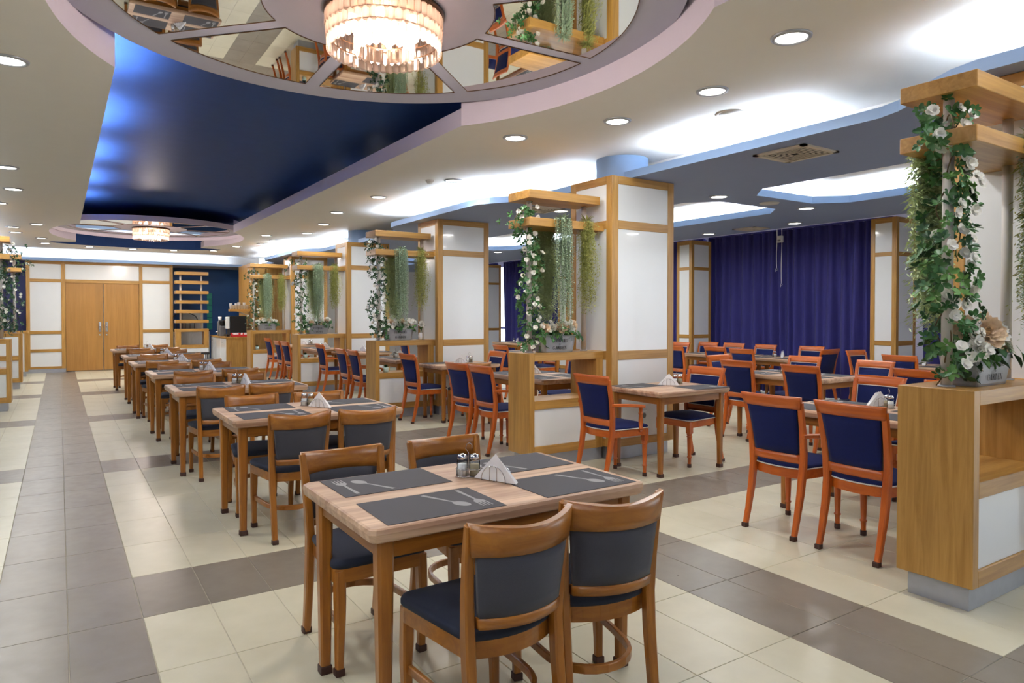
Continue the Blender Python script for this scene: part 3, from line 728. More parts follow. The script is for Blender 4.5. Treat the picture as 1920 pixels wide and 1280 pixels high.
# hanging greenery
def strands(n_, length, wx, wy, seed, leaf, mat, wob=0.02, thick=0.0016, every=0.02, slim=.28):
    r_ = random.Random(seed); mb = MB()
    for k in range(n_):
        x = r_.gauss(0, wx * .42); y = r_.uniform(-wy, wy) ; L = length * r_.uniform(.35, 1.0) if r_.random() < .7 else length * r_.uniform(.8, 1.05)
        x = max(-wx, min(wx, x)); pts = []; nseg = 9; px0, py0 = r_.uniform(0, 6), r_.uniform(0, 6)
        for q in range(nseg + 1):
            u = q / nseg; z = 0.03 * math.sin(min(1, u * 8) * PI) * (1 - u) - u * L
            pts.append((x + wob * math.sin(px0 + u * 7 * L) * (.3 + u), y - 0.02 * min(1, u * 6) + wob * math.sin(py0 + u * 6 * L) * (.3 + u), z))
        vs = []; fs = []
        for q, p in enumerate(pts):
            w = thick * (1.2 - .5 * q / nseg)
            vs += [(p[0] - w, p[1], p[2]), (p[0] + w, p[1] + w, p[2])]
            if q: fs.append((2 * q - 2, 2 * q - 1, 2 * q + 1, 2 * q))
        mb.add(vs, fs, True)
        m_ = int(L / every)
        for q in range(m_):
            u = (q + r_.random()) / m_ * nseg; i = min(int(u), nseg - 1); f = u - i
            p = [pts[i][c] * (1 - f) + pts[i + 1][c] * f for c in range(3)]
            a = r_.uniform(0, 6.28); l_ = leaf * r_.uniform(.7, 1.3); dx, dy = math.cos(a) * l_, math.sin(a) * l_
            ww = l_ * slim
            mb.add([p, (p[0] + dx * .5 - dy / l_ * ww, p[1] + dy * .5 + dx / l_ * ww, p[2] - l_ * .2), (p[0] + dx, p[1] + dy, p[2] - l_ * .55), (p[0] + dx * .5 + dy / l_ * ww, p[1] + dy * .5 - dx / l_ * ww, p[2] - l_ * .35)], [(0, 1, 2, 3)], True)
    return mb
HANG = {
    'blue': strands(85, 1.08, 0.115, 0.06, 1, 0.018, 'moss_blue', 0.012, 0.0016, 0.013).mesh('trailing_stems', 'moss_blue'),
    'olive': strands(110, 0.92, 0.10, 0.05, 2, 0.032, 'moss_olive', 0.035, 0.0018, 0.024, .09).mesh('trailing_stems', 'moss_olive'),
    'pale': strands(250, 0.98, 0.16, 0.04, 3, 0.034, 'moss_pale', 0.025, 0.0019, 0.018, .09).mesh('trailing_stems', 'moss_pale')}
for kind in HANG:
    pass
def hanging(kind, loc, label, sc_=1.0):
    t = thing('hanging_plant', label, 'hanging plant', loc, 0, 'artificial trailing plants on the planter shelves')
    o = link('trailing_stems', HANG[kind], t, scale=(1, 1, sc_)); o['kind'] = 'stuff'
    rr = rosette(36, 0.085, 0.012, random.Random(len(label)))
    rr.build('tuft', {'blue': 'moss_blue', 'olive': 'moss_olive', 'pale': 'moss_pale'}[kind], t)
for k, y in enumerate(PLY):
    on = 'on the %s planter shelf from the camera' % PNAME[k]
    sft = (0.22, 0, 0, 0, 0)[k]
    hanging('blue', (3.70 + sft, y - 0.005, 2.355), 'dense blue-green trailing plant ' + on, 1.0)
    hanging('olive', (4.01, y + 0.03, 2.355), 'wiry olive trailing plant next to the column ' + on, (1, .95, .9, .85, .9)[k])
    hanging('pale', (3.74 if k else 3.60, y + TH + 0.01, 2.35), 'pale green moss curtain at the rear edge ' + on, 1.0)

# flower troughs with lettering
def letters(text, h, track=0.08):
    """serif capitals as flat outlines, returned as MB in the XY plane, centred"""
    T, t = 0.17, 0.065
    def rect(x0, x1, y0, y1): return [(x0, y0), (x1, y0), (x1, y1), (x0, y1)]
    def diag(x0, y0, x1, y1, w): return [(x0 - w / 2, y0), (x0 + w / 2, y0), (x1 + w / 2, y1), (x1 - w / 2, y1)]
    def ring(cx, cy, ro, ry, ri, riy, a0, a1, n=14):
        q = []
        for i in range(n):
            u, v = a0 + (a1 - a0) * i / n, a0 + (a1 - a0) * (i + 1) / n
            q.append([(cx + ro * math.cos(u), cy + ry * math.sin(u)), (cx + ro * math.cos(v), cy + ry * math.sin(v)), (cx + ri * math.cos(v), cy + riy * math.sin(v)), (cx + ri * math.cos(u), cy + riy * math.sin(u))])
        return q
    ser = lambda x, y, w=.34: rect(x - w / 2, x + w / 2, y, y + t)
    stem = lambda x: [rect(x - T / 2, x + T / 2, 0, 1), ser(x, 0), ser(x, 1 - t)]
    GL = {
        'F': (.66, stem(.19) + [rect(.19, .62, 1 - t, 1), rect(.56, .62, .76, 1), rect(.19, .45, .5, .5 + t), rect(.42, .46, .4, .65)]),
        'L': (.66, stem(.19) + [rect(.19, .62, 0, t), rect(.56, .62, 0, .26)]),
        'E': (.68, stem(.19) + [rect(.19, .62, 1 - t, 1), rect(.57, .62, .76, 1), rect(.19, .62, 0, t), rect(.57, .64, 0, .26), rect(.19, .46, .48, .48 + t), rect(.43, .47, .38, .64)]),
        'O': (.86, ring(.43, .5, .40, .52, .23, .46, 0, 2 * PI, 28)),
        'D': (.80, stem(.19) + ring(.30, .5, .44, .5, .27, .5 - t, -PI / 2, PI / 2, 16)),
        'R': (.80, stem(.19) + ring(.36, .74, .27, .26, .12, .26 - t, -PI / 2, PI / 2) + [rect(.19, .37, 1 - t, 1), rect(.19, .37, .48, .48 + t), diag(.68, 0, .42, .5, T), ser(.70, 0, .2)]),
        'S': (.62, ring(.31, .75, .25, .26, .13, .26 - t, PI * .08, PI * 1.5) + ring(.31, .26, .27, .27, .12, .27 - t, -PI * .92, PI * .5) + [rect(.5, .55, .70, 1), rect(.05, .1, 0, .3)]),
        'W': (1.12, [diag(.38, 0, .16, 1, T), diag(.38, 0, .58, 1, t), diag(.76, 0, .56, 1, T), diag(.76, 0, .97, 1, t), ser(.14, 1 - t, .3), ser(.54, 1 - t, .3), ser(.97, 1 - t, .26)]),
        'G': (.86, ring(.43, .5, .40, .52, .24, .46, PI * .22, PI * 1.82, 22) + [rect(.60, .76, 0.08, .44), rect(.50, .86, .40, .46), rect(.69, .74, .72, 1.0)]),
        'A': (.84, [diag(.12, 0, .42, 1, t), diag(.72, 0, .42, 1, T), rect(.22, .62, .3, .3 + t), ser(.12, 0, .26), ser(.72, 0, .32)]),
        'N': (.90, [rect(.13, .19, 0, 1), rect(.69, .75, 0, 1), diag(.68, 0, .19, 1, T), ser(.16, 0, .28), ser(.16, 1 - t, .28), ser(.72, 1 - t, .28)]),
        '&': (.84, ring(.36, .76, .2, .24, .10, .18, 0, 2 * PI, 16) + ring(.34, .27, .3, .28, .16, .22, PI * .35, PI * 1.75, 16) + [diag(.70, 0, .28, .72, T), diag(.55, .16, .74, .48, t), ser(.72, .46, .2)]),
        '-': (.60, [rect(.08, .52, .44, .52)]), ' ': (.3, [])}
    W = sum(GL[c][0] + track for c in text) - track; x = -W / 2; mb = MB()
    for c in text:
        wd, ps = GL[c]
        for i, p in enumerate(ps):
            mb.add([((x + a) * h, b_ * h, 0.0004 + 0.00002 * (i % 7)) for a, b_ in p], [tuple(range(len(p)))])
        x += wd + track
    return mb
RBOX = lambda a, b_, z, n=5, rc=0.05: [(sx * (a - rc) + rc * math.cos(t0 + PI / 2 * i / n), sy * (b_ - rc) + rc * math.sin(t0 + PI / 2 * i / n), z) for sx, sy, t0 in ((1, 1, 0), (-1, 1, PI / 2), (-1, -1, PI), (1, -1, 1.5 * PI)) for i in range(n + 1)]
PEO = None
def peony(rad, seed):
    r_ = random.Random(seed); mb = MB()
    for q in range(7):
        nk = 11 - q
        for k in range(nk):
            a = 2 * PI * (k + .5 * q) / nk + r_.uniform(-.25, .25); L = rad * (1 - .10 * q) * r_.uniform(.85, 1.1); W = L * .62
            j = lambda: r_.uniform(-.06, .06) * L
            vs = [(0, 0, 0), (-W * .42, L * .5, L * .1 + j()), (0, L * .5, -L * .05), (W * .42, L * .5, L * .1 + j()), (-W * .46, L * .84 + j(), L * .22 + j()), (-W * .22, L * 1.0 + j(), L * .2 + j()), (0, L * .95, L * .12 + j()), (W * .24, L * 1.0 + j(), L * .22 + j()), (W * .46, L * .84 + j(), L * .2 + j())]
            mb.add(vs, [(0, 2, 1), (0, 3, 2), (1, 2, 5, 4), (2, 6, 5), (2, 7, 6), (2, 3, 8, 7)], True, Matrix.Rotation(a, 4, 'Z') @ Matrix.Rotation(R(4 + 13 * q + r_.uniform(-7, 7)), 4, 'X'))
    return mb
PEO_P = peony(0.075, 5).mesh('peony', 'petal_peach'); PEO_W = peony(0.06, 6).mesh('peony', 'petal_white')
BIGL = []
for i, mm in enumerate(('leaf_dark', 'leaf_green', 'leaf_light', 'leaf_dark')):
    mb = MB(); vs, fs = leaf_pts(0.11, 0.055, .3); mb.add(vs, fs, True); mb.tube([(0, -0.05, -0.02), (0, 0, 0), (0, 0.1, -0.003)], 0.0015, 4)
    BIGL.append(mb.mesh('leaf', mm))
FIL = strands(26, 0.30, 0.10, 0.05, 9, 0.016, 'x', 0.05, 0.002, 0.02)
def trough(x, y, label, seed, peach=3, white=5):
    t = thing('flower_trough', label, 'planter box', (x, y, 1.076), 0, 'galvanised flower troughs on the planters')
    mb = MB(); rings = [RBOX(0.185, 0.082, 0.0), RBOX(0.19, 0.085, 0.012), RBOX(0.215, 0.098, 0.155), RBOX(0.208, 0.091, 0.155), RBOX(0.19, 0.08, 0.10)]
    mb.loft(rings, True, True, False); mb.build('tub', 'galvanised', t)
    rim = RBOX(0.214, 0.097, 0.157); MB().tube(rim + rim[:2], 0.006, 6, cap=False).build('rim', 'galvanised', t)
    MB().loft([RBOX(0.2, 0.088, 0.135), RBOX(0.2, 0.088, 0.142)], True, True, False).build('soil', 'soil', t)
    tilt = math.atan2(0.013, 0.143)
    for txt, zz, hh in (('FLOWERS', 0.096, 0.032), ('-&-', 0.069, 0.020), ('GARDEN', 0.028, 0.032)):
        yy = -0.0862 - (zz + hh / 2 - 0.012) * 0.0909 - 0.0012
        o = letters(txt, hh).build('lettering', 'ink', t, (0, yy, zz)); o.rotation_euler = (PI / 2 + tilt, 0, 0)
    r_ = random.Random(seed)
    for k in range(64):
        p = Vector((r_.uniform(-.22, .22), r_.uniform(-.10, .10), 0.15 + abs(r_.gauss(0, .045))))
        o = link('leaf', BIGL[r_.randrange(4)], t, p, facing(r_, (p.x * 3, p.y * 4 - .5, .8), .6), (r_.uniform(.6, 1.05),) * 3)
    for k in range(10):   # leaves drooping over the rim
        p = Vector((r_.choice((-1, 1)) * r_.uniform(.16, .25), r_.uniform(-.13, .02), 0.12 + r_.uniform(0, .05)))
        link('leaf', BIGL[r_.randrange(3)], t, p, facing(r_, (p.x * 3, -1, .2), .5), (.8,) * 3)
    for k in range(peach):
        p = Vector((-.13 + .15 * k + r_.uniform(-.03, .03), -.05 + r_.uniform(-.03, .05), 0.20 + r_.uniform(0, .06)))
        link('peony', PEO_P, t, p, facing(r_, (p.x, -1, .6), .3), (r_.uniform(.75, 1.0),) * 3)
    for k in range(white):
        p = Vector((-.2 + .4 * k / max(1, white - 1) + r_.uniform(-.03, .03), -.06 + r_.uniform(-.03, .06), 0.19 + r_.uniform(-.01, .09)))
        link('peony', PEO_W, t, p, facing(r_, (p.x, -1, .5), .4), (r_.uniform(.65, .95),) * 3)
    for k in range(12):
        p = Vector((r_.uniform(-.2, .2), -.08 + r_.uniform(-.02, .04), 0.19 + r_.uniform(-.005, .1)))
        link('blossom', BLO[r_.randrange(3)], t, p, facing(r_, (p.x, -1, .4), .5), (.8,) * 3)
    if seed == 50:   # the big bloom of the foreground trough
        link('peony', PEO_P, t, (-.07, -.07, .275), facing(r_, (-.8, -1, .35), .05), (1.35,) * 3); link('peony', PEO_P, t, (-.19, -.02, .30), facing(r_, (-.8, -.7, .4), .05), (1.0,) * 3)
        link('peony', PEO_W, t, (-.205, -.10, .19), facing(r_, (-.9, -.8, .2), .05), (1.0,) * 3); link('peony', PEO_W, t, (.10, -.05, .27), facing(r_, (-.7, -1, .3), .05), (1.1,) * 3)
    mb = MB()
    for k in range(16):   # grass blades arching out
        a = r_.uniform(0, 6.28); L = r_.uniform(.12, .26); q = Vector((r_.uniform(-.15, .15), 0, .16)); d = Vector((math.cos(a), math.sin(a) * .7, 0))
        mb.tube([q + d * L * u + Vector((0, 0, L * (1.1 * u - 1.1 * u * u))) for u in (0, .25, .5, .75, 1)], [.0018, .0018, .0015, .001, .0004], 4)
    mb.build('grass_blades', 'leaf_light', t)
    return t
for k, y in enumerate(PLY):
    trough(3.715 if k else 3.70, y + 0.165, 'galvanised lettered flower trough on the %s planter from the camera' % PNAME[k], 50 + k, (3, 3, 3, 3, 2)[k], (6, 4, 6, 6, 6)[k])
t = thing('bud_vase', 'small white vase with one white bloom beside the third planter trough', 'vase', (4.06, PLY[2] + .15, 1.076))
MB().lathe([(.02, 0), (.03, .01), (.036, .05), (.028, .09), (.02, .10)], 16).build('vase', 'napkin', t)
MB().tube([(0, 0, .08), (.01, -.01, .16), (.0, -.03, .22)], .003, 5).build('stem', 'leaf_green', t)
link('bloom', PEO_W, t, (0, -.03, .22), (R(60), 0, 0), (.9,) * 3)
for q in range(5): link('leaf', BIGL[q % 4], t, (.01, -.01, .13 + .01 * q), (R(40), 0, 1.3 * q), (.7,) * 3)
# small succulent pots in the niches
def succulent(x, y, label):
    t = thing('succulent_pot', label, 'potted plant', (x, y, 0.633), 0, 'small succulents in the planter niches')
    MB().lathe([(0.03, 0), (0.036, 0.004), (0.042, 0.07), (0.038, 0.07), (0.034, 0.06)], 20).build('pot', 'pot_aqua', t)
    MB().lathe([(0.001, 0.058), (0.036, 0.058), (0.036, 0.062), (0.001, 0.062)], 16).build('soil', 'soil', t)
    r_ = random.Random(int(y * 10)); mb = MB()
    for q in range(4):
        for k in range(7):
            vs, fs = leaf_pts(0.055 - .007 * q, 0.02, .4)
            mb.add(vs, fs, True, Matrix.Translation((0, 0, .062 + .004 * q)) @ Matrix.Rotation(2 * PI * (k + q * .4) / 7, 4, 'Z') @ Matrix.Rotation(R(25 + 17 * q), 4, 'X'))
    mb.build('leaves', 'leaf_dark', t)
for k in (2, 3, 4): succulent(3.48 + (.02 if k == 2 else 0), PLY[k] + 0.10, 'small succulent in pale aqua pot in the %s planter niche' % PNAME[k])

# ------------------------------------------------------------------ chairs
def cap_feet(o, x, y, w, parent):
    return MB().box(x - w / 2, x + w / 2, y - w / 2, y + w / 2, 0, 0.03, 0.003).build('foot_cap', 'rubber', parent)
def seat_outline(wf_, wb_, d0, d1, rc, bow=0.0, n=6):
    """rounded seat outline: front width wf_ at y=d1, rear width wb_ at y=d0, rear edge bowed backwards"""
    pts = []
    for i in range(n + 1):
        a = PI / 2 * i / n; pts.append((wf_ / 2 - rc + rc * math.cos(a), d1 - rc + rc * math.sin(a)))
    for i in range(n + 1):
        a = PI / 2 + PI / 2 * i / n; pts.append((-wf_ / 2 + rc + rc * math.cos(a), d1 - rc + rc * math.sin(a)))
    m_ = 10
    for i in range(m_ + 1):
        u = -1 + 2 * i / m_; pts.append((u * wb_ / 2, d0 - bow * (1 - u * u)))
    return pts
def cushion(out, z0, z1, dome, inset=0.02):
    cx = sum(p[0] for p in out) / len(out); cy = sum(p[1] for p in out) / len(out)
    def sc_(s): return [(cx + (x - cx) * s, cy + (y - cy) * s) for x, y in out]
    lv = [(0.97, z0), (1.0, z0 + (z1 - z0) * .25), (1.0, z0 + (z1 - z0) * .6), (0.975, z1 - (z1 - z0) * .12), (0.92, z1), (0.7, z1 + dome * .6), (0.35, z1 + dome * .95), (0.02, z1 + dome)]
    return MB().loft([[(x, y, z) for x, y in sc_(s)] for s, z in lv], True, True, True)
def curved_board(w0, w1, z0, z1, yfun, th, nx=12, nz=4, bulge=0.0, crest=0.0):
    """board bowed in plan: half widths w0 (bottom) to w1 (top); yfun(x, z) gives its middle"""
    rings = []
    for k in range(nz + 1):
        u = k / nz; z = z0 + (z1 - z0) * u; w = w0 + (w1 - w0) * u
        fr = []; bk = []
        for i in range(nx + 1):
            x = -w + 2 * w * i / nx; b_ = bulge * (1 - (2 * i / nx - 1) ** 2) * math.sin(PI * min(1, max(0, u)))
            zz = z + (crest * (2 * i / nx - 1) ** 2 if k == nz else 0)
            fr.append((x, yfun(x, z) + th / 2 + b_, zz)); bk.append((x, yfun(x, z) - th / 2 - b_, zz))
        rings.append(fr + bk[::-1])
    return MB().loft(rings, True, True, True)
def make_brown_chair():
    t = thing('dining_chair', 'x', 'chair')
    yb = lambda x, z: -0.215 - 0.15 * max(0, z - 0.45) - 0.058 + 2.0 * x * x
    for s in (-1, 1):
        path = [(s * .168, -.262, 0.0), (s * .168, -.238, .15), (s * .168, -.215, .32), (s * .169, -.205, .45), (s * .175, -.212, .58), (s * .182, -.228, .71), (s * .189, -.246, .812)]
        lg = MB().bar(path, [(.032, .034), (.034, .038), (.036, .044), (.036, .046), (.034, .04), (.032, .032), (.026, .024)]).build('leg', 'honey_z', t)
        cap_feet(t, s * .168, -.262, .038, lg)
        fp = [(s * .182, .186, 0.0), (s * .182, .188, .10), (s * .182, .196, .22), (s * .181, .192, .30), (s * .180, .186, .42)]
        lg = MB().bar(fp, [(.030, .030), (.032, .034), (.036, .044), (.042, .046), (.044, .044)]).build('leg', 'honey_z', t)
        cap_feet(t, s * .182, .186, .038, lg)
    curved_board(.184, .194, .718, .803, lambda x, z: yb(x, z), .026, 16, 3, 0, .018).build('top_rail', 'honey_x', t)
    curved_board(.150, .168, .522, .725, lambda x, z: yb(x, z) + .002, .020, 14, 5, .006).build('backrest', 'charcoal_fabric', t)
    curved_board(.152, .155, .488, .524, lambda x, z: yb(x, z), .022, 12, 2).build('lower_rail', 'honey_x', t)
    out = seat_outline(.42, .335, -.185, .215, .045, .045)
    MB().loft([[(x * .975, y * .975, z) for x, y in out] for z in (.375, .430)], True, True, False).build('seat_frame', 'honey_x', t)
    cushion(out, .428, .466, .012).build('seat', 'slate_fabric', t)
    hoop = [(-.176, .176, .20), (-.170, .05, .20), (-.160, -.06, .20)] + [(-.156 * math.cos(a), -.06 - .15 * math.sin(a), .20) for a in [PI * k / 12 for k in range(1, 12)]] + [(.160, -.06, .20), (.170, .05, .20), (.176, .176, .20)]
    MB().bar(hoop, (.032, .018), (0, 0, 1)).build('stretcher', 'honey_x', t)
    return t
def make_blue_chair(arms):
    t = thing('upholstered_armchair' if arms else 'upholstered_chair', 'x', 'chair')
    yb = lambda x, z: -0.205 - 0.36 * max(0, z - 0.5) ** 1.6 + 0.5 * x * x - 0.018
    for s in (-1, 1):
        path = [(s * .184, -.295, 0.0), (s * .184, -.262, .12), (s * .185, -.225, .28), (s * .186, -.203, .43), (s * .194, -.205, .55), (s * .199, -.225, .70), (s * .206, -.265, .88)]
        lg = MB().bar(path, [(.032, .030), (.036, .034), (.042, .042), (.044, .046), (.042, .036), (.040, .030), (.038, .024)]).build('leg', 'orange_z', t)
        cap_feet(t, s * .184, -.295, .037, lg)
        prof = [(.014, 0.0), (.015, .03), (.017, .09), (.0225, .094), (.0225, .102), (.017, .107), (.019, .16), (.022, .26), (.022, .285), (.0275, .288), (.0275, .296), (.021, .30), (.026, .308), (.026, .318), (.020, .322)]
        lg = MB().lathe(prof, 14, (s * .188, .188, 0)).build('leg', 'orange_z', t)
        MB().box(s * .188 - .026, s * .188 + .026, .162, .214, .320, .43, .004).build('leg_block', 'orange_z', lg)
        MB().lathe([(.018, 0), (.0195, .002), (.0195, .032), (.018, .034)], 14, (s * .188, .188, 0)).build('foot_cap', 'rubber', lg)
        if arms:
            ap = [(s * .205, -.235, .662), (s * .222, -.16, .660), (s * .238, -.04, .652), (s * .240, .08, .640), (s * .236, .125, .632)]
            a_ = MB().bar(ap, [(.034, .026), (.038, .026), (.042, .026), (.046, .026), (.044, .022)], (1, 0, 0)).build('armrest', 'orange_y', t)
            MB().lathe([(.016, .43), (.022, .436), (.022, .446), (.016, .452), (.021, .50), (.017, .56), (.022, .565), (.022, .575), (.015, .58), (.019, .632)], 12, (s * .222, .105, 0)).build('arm_support', 'orange_z', a_)
            MB().bar([(s * .19, .105, .415), (s * .225, .105, .43)], (.03, .035), (0, 1, 0)).build('arm_bracket', 'orange_x', a_)
    curved_board(.212, .224, .835, .915, yb, .026, 14, 3).build('top_rail', 'orange_x', t)
    bk = curved_board(.160, .184, .535, .838, lambda x, z: yb(x, z), .022, 14, 6, .010).build('backrest', 'navy_velvet', t)
    pp = []
    for (x, z) in [(-.158 - .024 * u, .54 + .293 * u) for u in [k / 6 for k in range(7)]] + [(-.181 + .362 * u, .834) for u in [k / 8 for k in range(1, 8)]] + [(.182 - .024 * u, .834 - .293 * u) for u in [k / 6 for k in range(7)]] + [(.156 - .312 * u, .541) for u in [k / 8 for k in range(1, 8)]]:
        pp.append((x, yb(x, z) + .014, z))
    MB().tube(pp + pp[:2], .0035, 5, cap=False).build('piping', 'piping', bk)
    curved_board(.175, .176, .478, .537, lambda x, z: yb(x, .5), .022, 12, 2).build('lower_rail', 'orange_x', t)
    out = seat_outline(.45, .375, -.185, .222, .05, .045)
    MB().loft([[(x * .97, y * .97, z) for x, y in out] for z in (.375, .436)], True, True, False).build('seat_frame', 'orange_x', t)
    st = cushion(out, .434, .466, .030).build('seat', 'navy_velvet', t)
    MB().tube([(x * 1.005, y * 1.005, .441) for x, y in out + out[:2]], .0045, 5, cap=False).build('piping', 'piping', st)
    return t
BROWN = Proto(make_brown_chair()); BLUE = Proto(make_blue_chair(False)); BLUE_ARM = Proto(make_blue_chair(True))
FX, FNX, FY, FNY = -PI / 2, PI / 2, 0.0, PI     # facing +X, -X, +Y, -Y

# ------------------------------------------------------------------ tables
def make_table(L, W):
    t = thing('dining_table', 'x', 'table')
    a, b_ = L / 2, W / 2
    mb = MB(); c = .018
    o = [(-a + c, -b_), (a - c, -b_), (a, -b_ + c), (a, b_ - c), (a - c, b_), (-a + c, b_), (-a, b_ - c), (-a, -b_ + c)]
    s = lambda k: [(x * (1 - k / a), y * (1 - k / b_)) for x, y in o]
    mb.loft([[(x, y, z) for x, y in s(k)] for k, z in ((.020, .708), (.006, .716), (0, .742), (.003, .756), (.010, .760))], True, True, False)
    mb.build('tabletop', 'rustic_x', t)
    for y in (-1, 1): MB().box(-a + .07, a - .07, y * (b_ - .075), y * (b_ - .055), .645, .714).build('apron', 'honey_x', t)
    for x in (-1, 1): MB().box(x * (a - .075), x * (a - .055), -b_ + .07, b_ - .07, .645, .714).build('apron', 'honey_y', t)
    for x in (-1, 1):
        for y in (-1, 1):
            px_, py = x * (a - .072), y * (b_ - .072)
            lg = MB().bar([(px_, py, 0), (px_, py, .35), (px_, py, .714)], [(.040, .040), (.050, .050), (.060, .060)]).build('leg', 'honey_z', t)
            MB().box(px_ - .0235, px_ + .0235, py - .0235, py + .0235, 0, .034, .003).build('foot_cap', 'rubber', lg)
    return t
def make_placemat(front=True):
    t = MB().box(-.225, .225, -.15, .15, 0, .0016, .0006).build('placemat', 'placemat')
    t['category'] = 'placemat'
    def spoon(M):
        mb = MB(); poly = [(-.008, 0), (.008, 0), (.004, .13)] + [(0.021 * math.sin(a), .165 - .034 * math.cos(a)) for a in [PI * (.08 + .84 * k / 8) for k in range(9)]] + [(-0.021 * math.sin(a), .165 - .034 * math.cos(a)) for a in [PI * (.92 - .84 * k / 8) for k in range(9)]] + [(-.004, .13)]
        mb.add([(x, y, 0) for x, y in poly], [tuple(range(len(poly)))], False, M); return mb
    def fork(M):
        mb = MB(); mb.add([(-.007, 0, 0), (.007, 0, 0), (.004, .12, 0), (-.004, .12, 0)], [(0, 1, 2, 3)], False, M)
        mb.add([(-.004, .12, 0), (.004, .12, 0), (.018, .142, 0), (.018, .16, 0), (-.018, .16, 0), (-.018, .142, 0)], [(0, 1, 2, 3, 4, 5)], False, M)
        for k in range(4):
            x = -.0155 + .0103 * k; mb.add([(x - .003, .16, 0), (x + .003, .16, 0), (x + .002, .20, 0), (x - .002, .20, 0)], [(0, 1, 2, 3)], False, M)
        return mb
    z = .0020
    spoon(Matrix.Translation((.02, .125, z)) @ Matrix.Rotation(PI + .42, 4, 'Z') @ Matrix.Scale(1.15, 4)).build('spoon_print', 'print_grey', t)
    fork(Matrix.Translation((.165, .125, z)) @ Matrix.Rotation(PI + .02, 4, 'Z') @ Matrix.Scale(1.2, 4)).build('fork_print', 'print_grey', t)
    return t
def make_napkins():
    t = thing('napkin_holder', 'x', 'napkin holder')
    for i, off in enumerate((-.014, -.005, .004, .013)):
        q = 1 - .04 * i; tri = [(-.105 * q, 0.004), (.105 * q, .004), (.006 - .006 * i, .115 - .004 * i)]
        MB().loft([[(x, off + d * (1 - z / .12), z) for x, z in tri] for d in (0, .007)], True, True, False).build('napkin', 'napkin', t)
    for y in (-.024, .026):
        a = [(-.06 * math.cos(u), y, .004 + .062 * math.sin(u)) for u in [PI * k / 14 for k in range(15)]]
        mb = MB().tube(a, .0016, 5); 
        for x in (-.018, .018): mb.tube([(x, y, .004), (x, y, .056), (x * .6, y, .063)], .0014, 5)
        mb.build('wire_hoop', 'wire_steel', t)
    mb = MB()
    for x in (-.06, 0, .06): mb.tube([(x, -.024, .003), (x, .026, .003)], .0016, 5)
    mb.build('base_wire', 'wire_steel', t)
    return t
def make_caddy():
    t = thing('condiment_caddy', 'x', 'caddy')
    mb = MB()
    for z in (.004, .034):
        rr = RBOX(.052, .028, z, 4, .02); mb.tube(rr + rr[:2], .0016, 5, cap=False)
    for x in (-.05, .05): mb.tube([(x, 0, .004), (x, 0, .034)], .0015, 5)
    mb.tube([(-.05, 0, .004), (.05, 0, .004)], .0015, 5); mb.build('wire_tray', 'wire_steel', t)
    MB().tube([(0, 0, .004), (0, 0, .10), (-.012, 0, .118), (-.008, 0, .135), (.004, 0, .142), (.014, 0, .134), (.014, 0, .118)], .0016, 6).build('handle', 'wire_steel', t)
    return t
def make_shaker(mat):
    t = thing('shaker', 'x', 'shaker')
    MB().lathe([(.019, 0), (.0225, .004), (.0225, .064), (.018, .074)], 16).build('jar', 'glass', t)
    MB().lathe([(.001, .003), (.0195, .003), (.0195, .052), (.001, .052)], 14).build('contents', mat, t)
    MB().lathe([(.020, .072), (.0205, .082), (.017, .092), (.006, .096), (.001, .096)], 16).build('lid', 'chrome', t)
    return t
TAB = Proto(make_table(1.18, 0.75)); TABQ = Proto(make_table(0.92, 0.70)); MAT_ = Proto(make_placemat()); NAP = Proto(make_napkins()); CAD = Proto(make_caddy()); SALT = Proto(make_shaker('napkin')); PEP = Proto(make_shaker('pepper'))
ZT = .7605
rj = random.Random(21)
def dress(cx, cy, rz, nm, mats=True, nap=(.0, -.06), cad=(-.03, .09), L=1.18, small=False, naprot=None):
    """placemats, napkins and condiments for a table centred at cx, cy with its length turned by rz; nm names the table"""
    def W(x, y): return (cx + x * math.cos(rz) - y * math.sin(rz), cy + x * math.sin(rz) + y * math.cos(rz))
    if mats:
        q = (-.295, .33) if not small else (-.22, .22)
        for k, (x, y, r0) in enumerate(((q[0], -.205, 0), (q[1], -.205, 0), (q[0], .205, PI), (q[1], .205, PI))):
            if small and k in (0, 3): continue
            p = W(x, y)
            MAT_.put((p[0], p[1], ZT), rz + r0 + rj.uniform(-.03, .03), 'dark cutlery-print placemat, %s of %s' % (('near walkway corner', 'near planter corner', 'far walkway corner', 'far planter corner')[k], nm), 'dark placemats on the tables')
    p = W(*nap); NAP.put((p[0], p[1], ZT), rz + (naprot if naprot is not None else -1.12 + rj.uniform(-.3, .3)), 'white folded napkins in wire holder on ' + nm, 'napkin holders on the tables')
    p = W(*cad); a = rz + rj.uniform(-.8, .2)
    CAD.put((p[0], p[1], ZT), a, 'wire condiment caddy with loop handle on ' + nm, 'condiment caddies on the tables')
    for s, pr, w_ in ((-1, SALT, 'salt'), (1, PEP, 'pepper')):
        pr.put((p[0] + s * .026 * math.cos(a), p[1] + s * .026 * math.sin(a), ZT + .001), a, 'small glass %s shaker in the caddy on %s' % (w_, nm), 'salt and pepper shakers')
TROW = [(1.08, -1.87), (1.19, .74), (1.11, 2.78), (1.13, 4.80), (1.10, 6.85), (1.13, 8.75), (1.10, 11.1)]
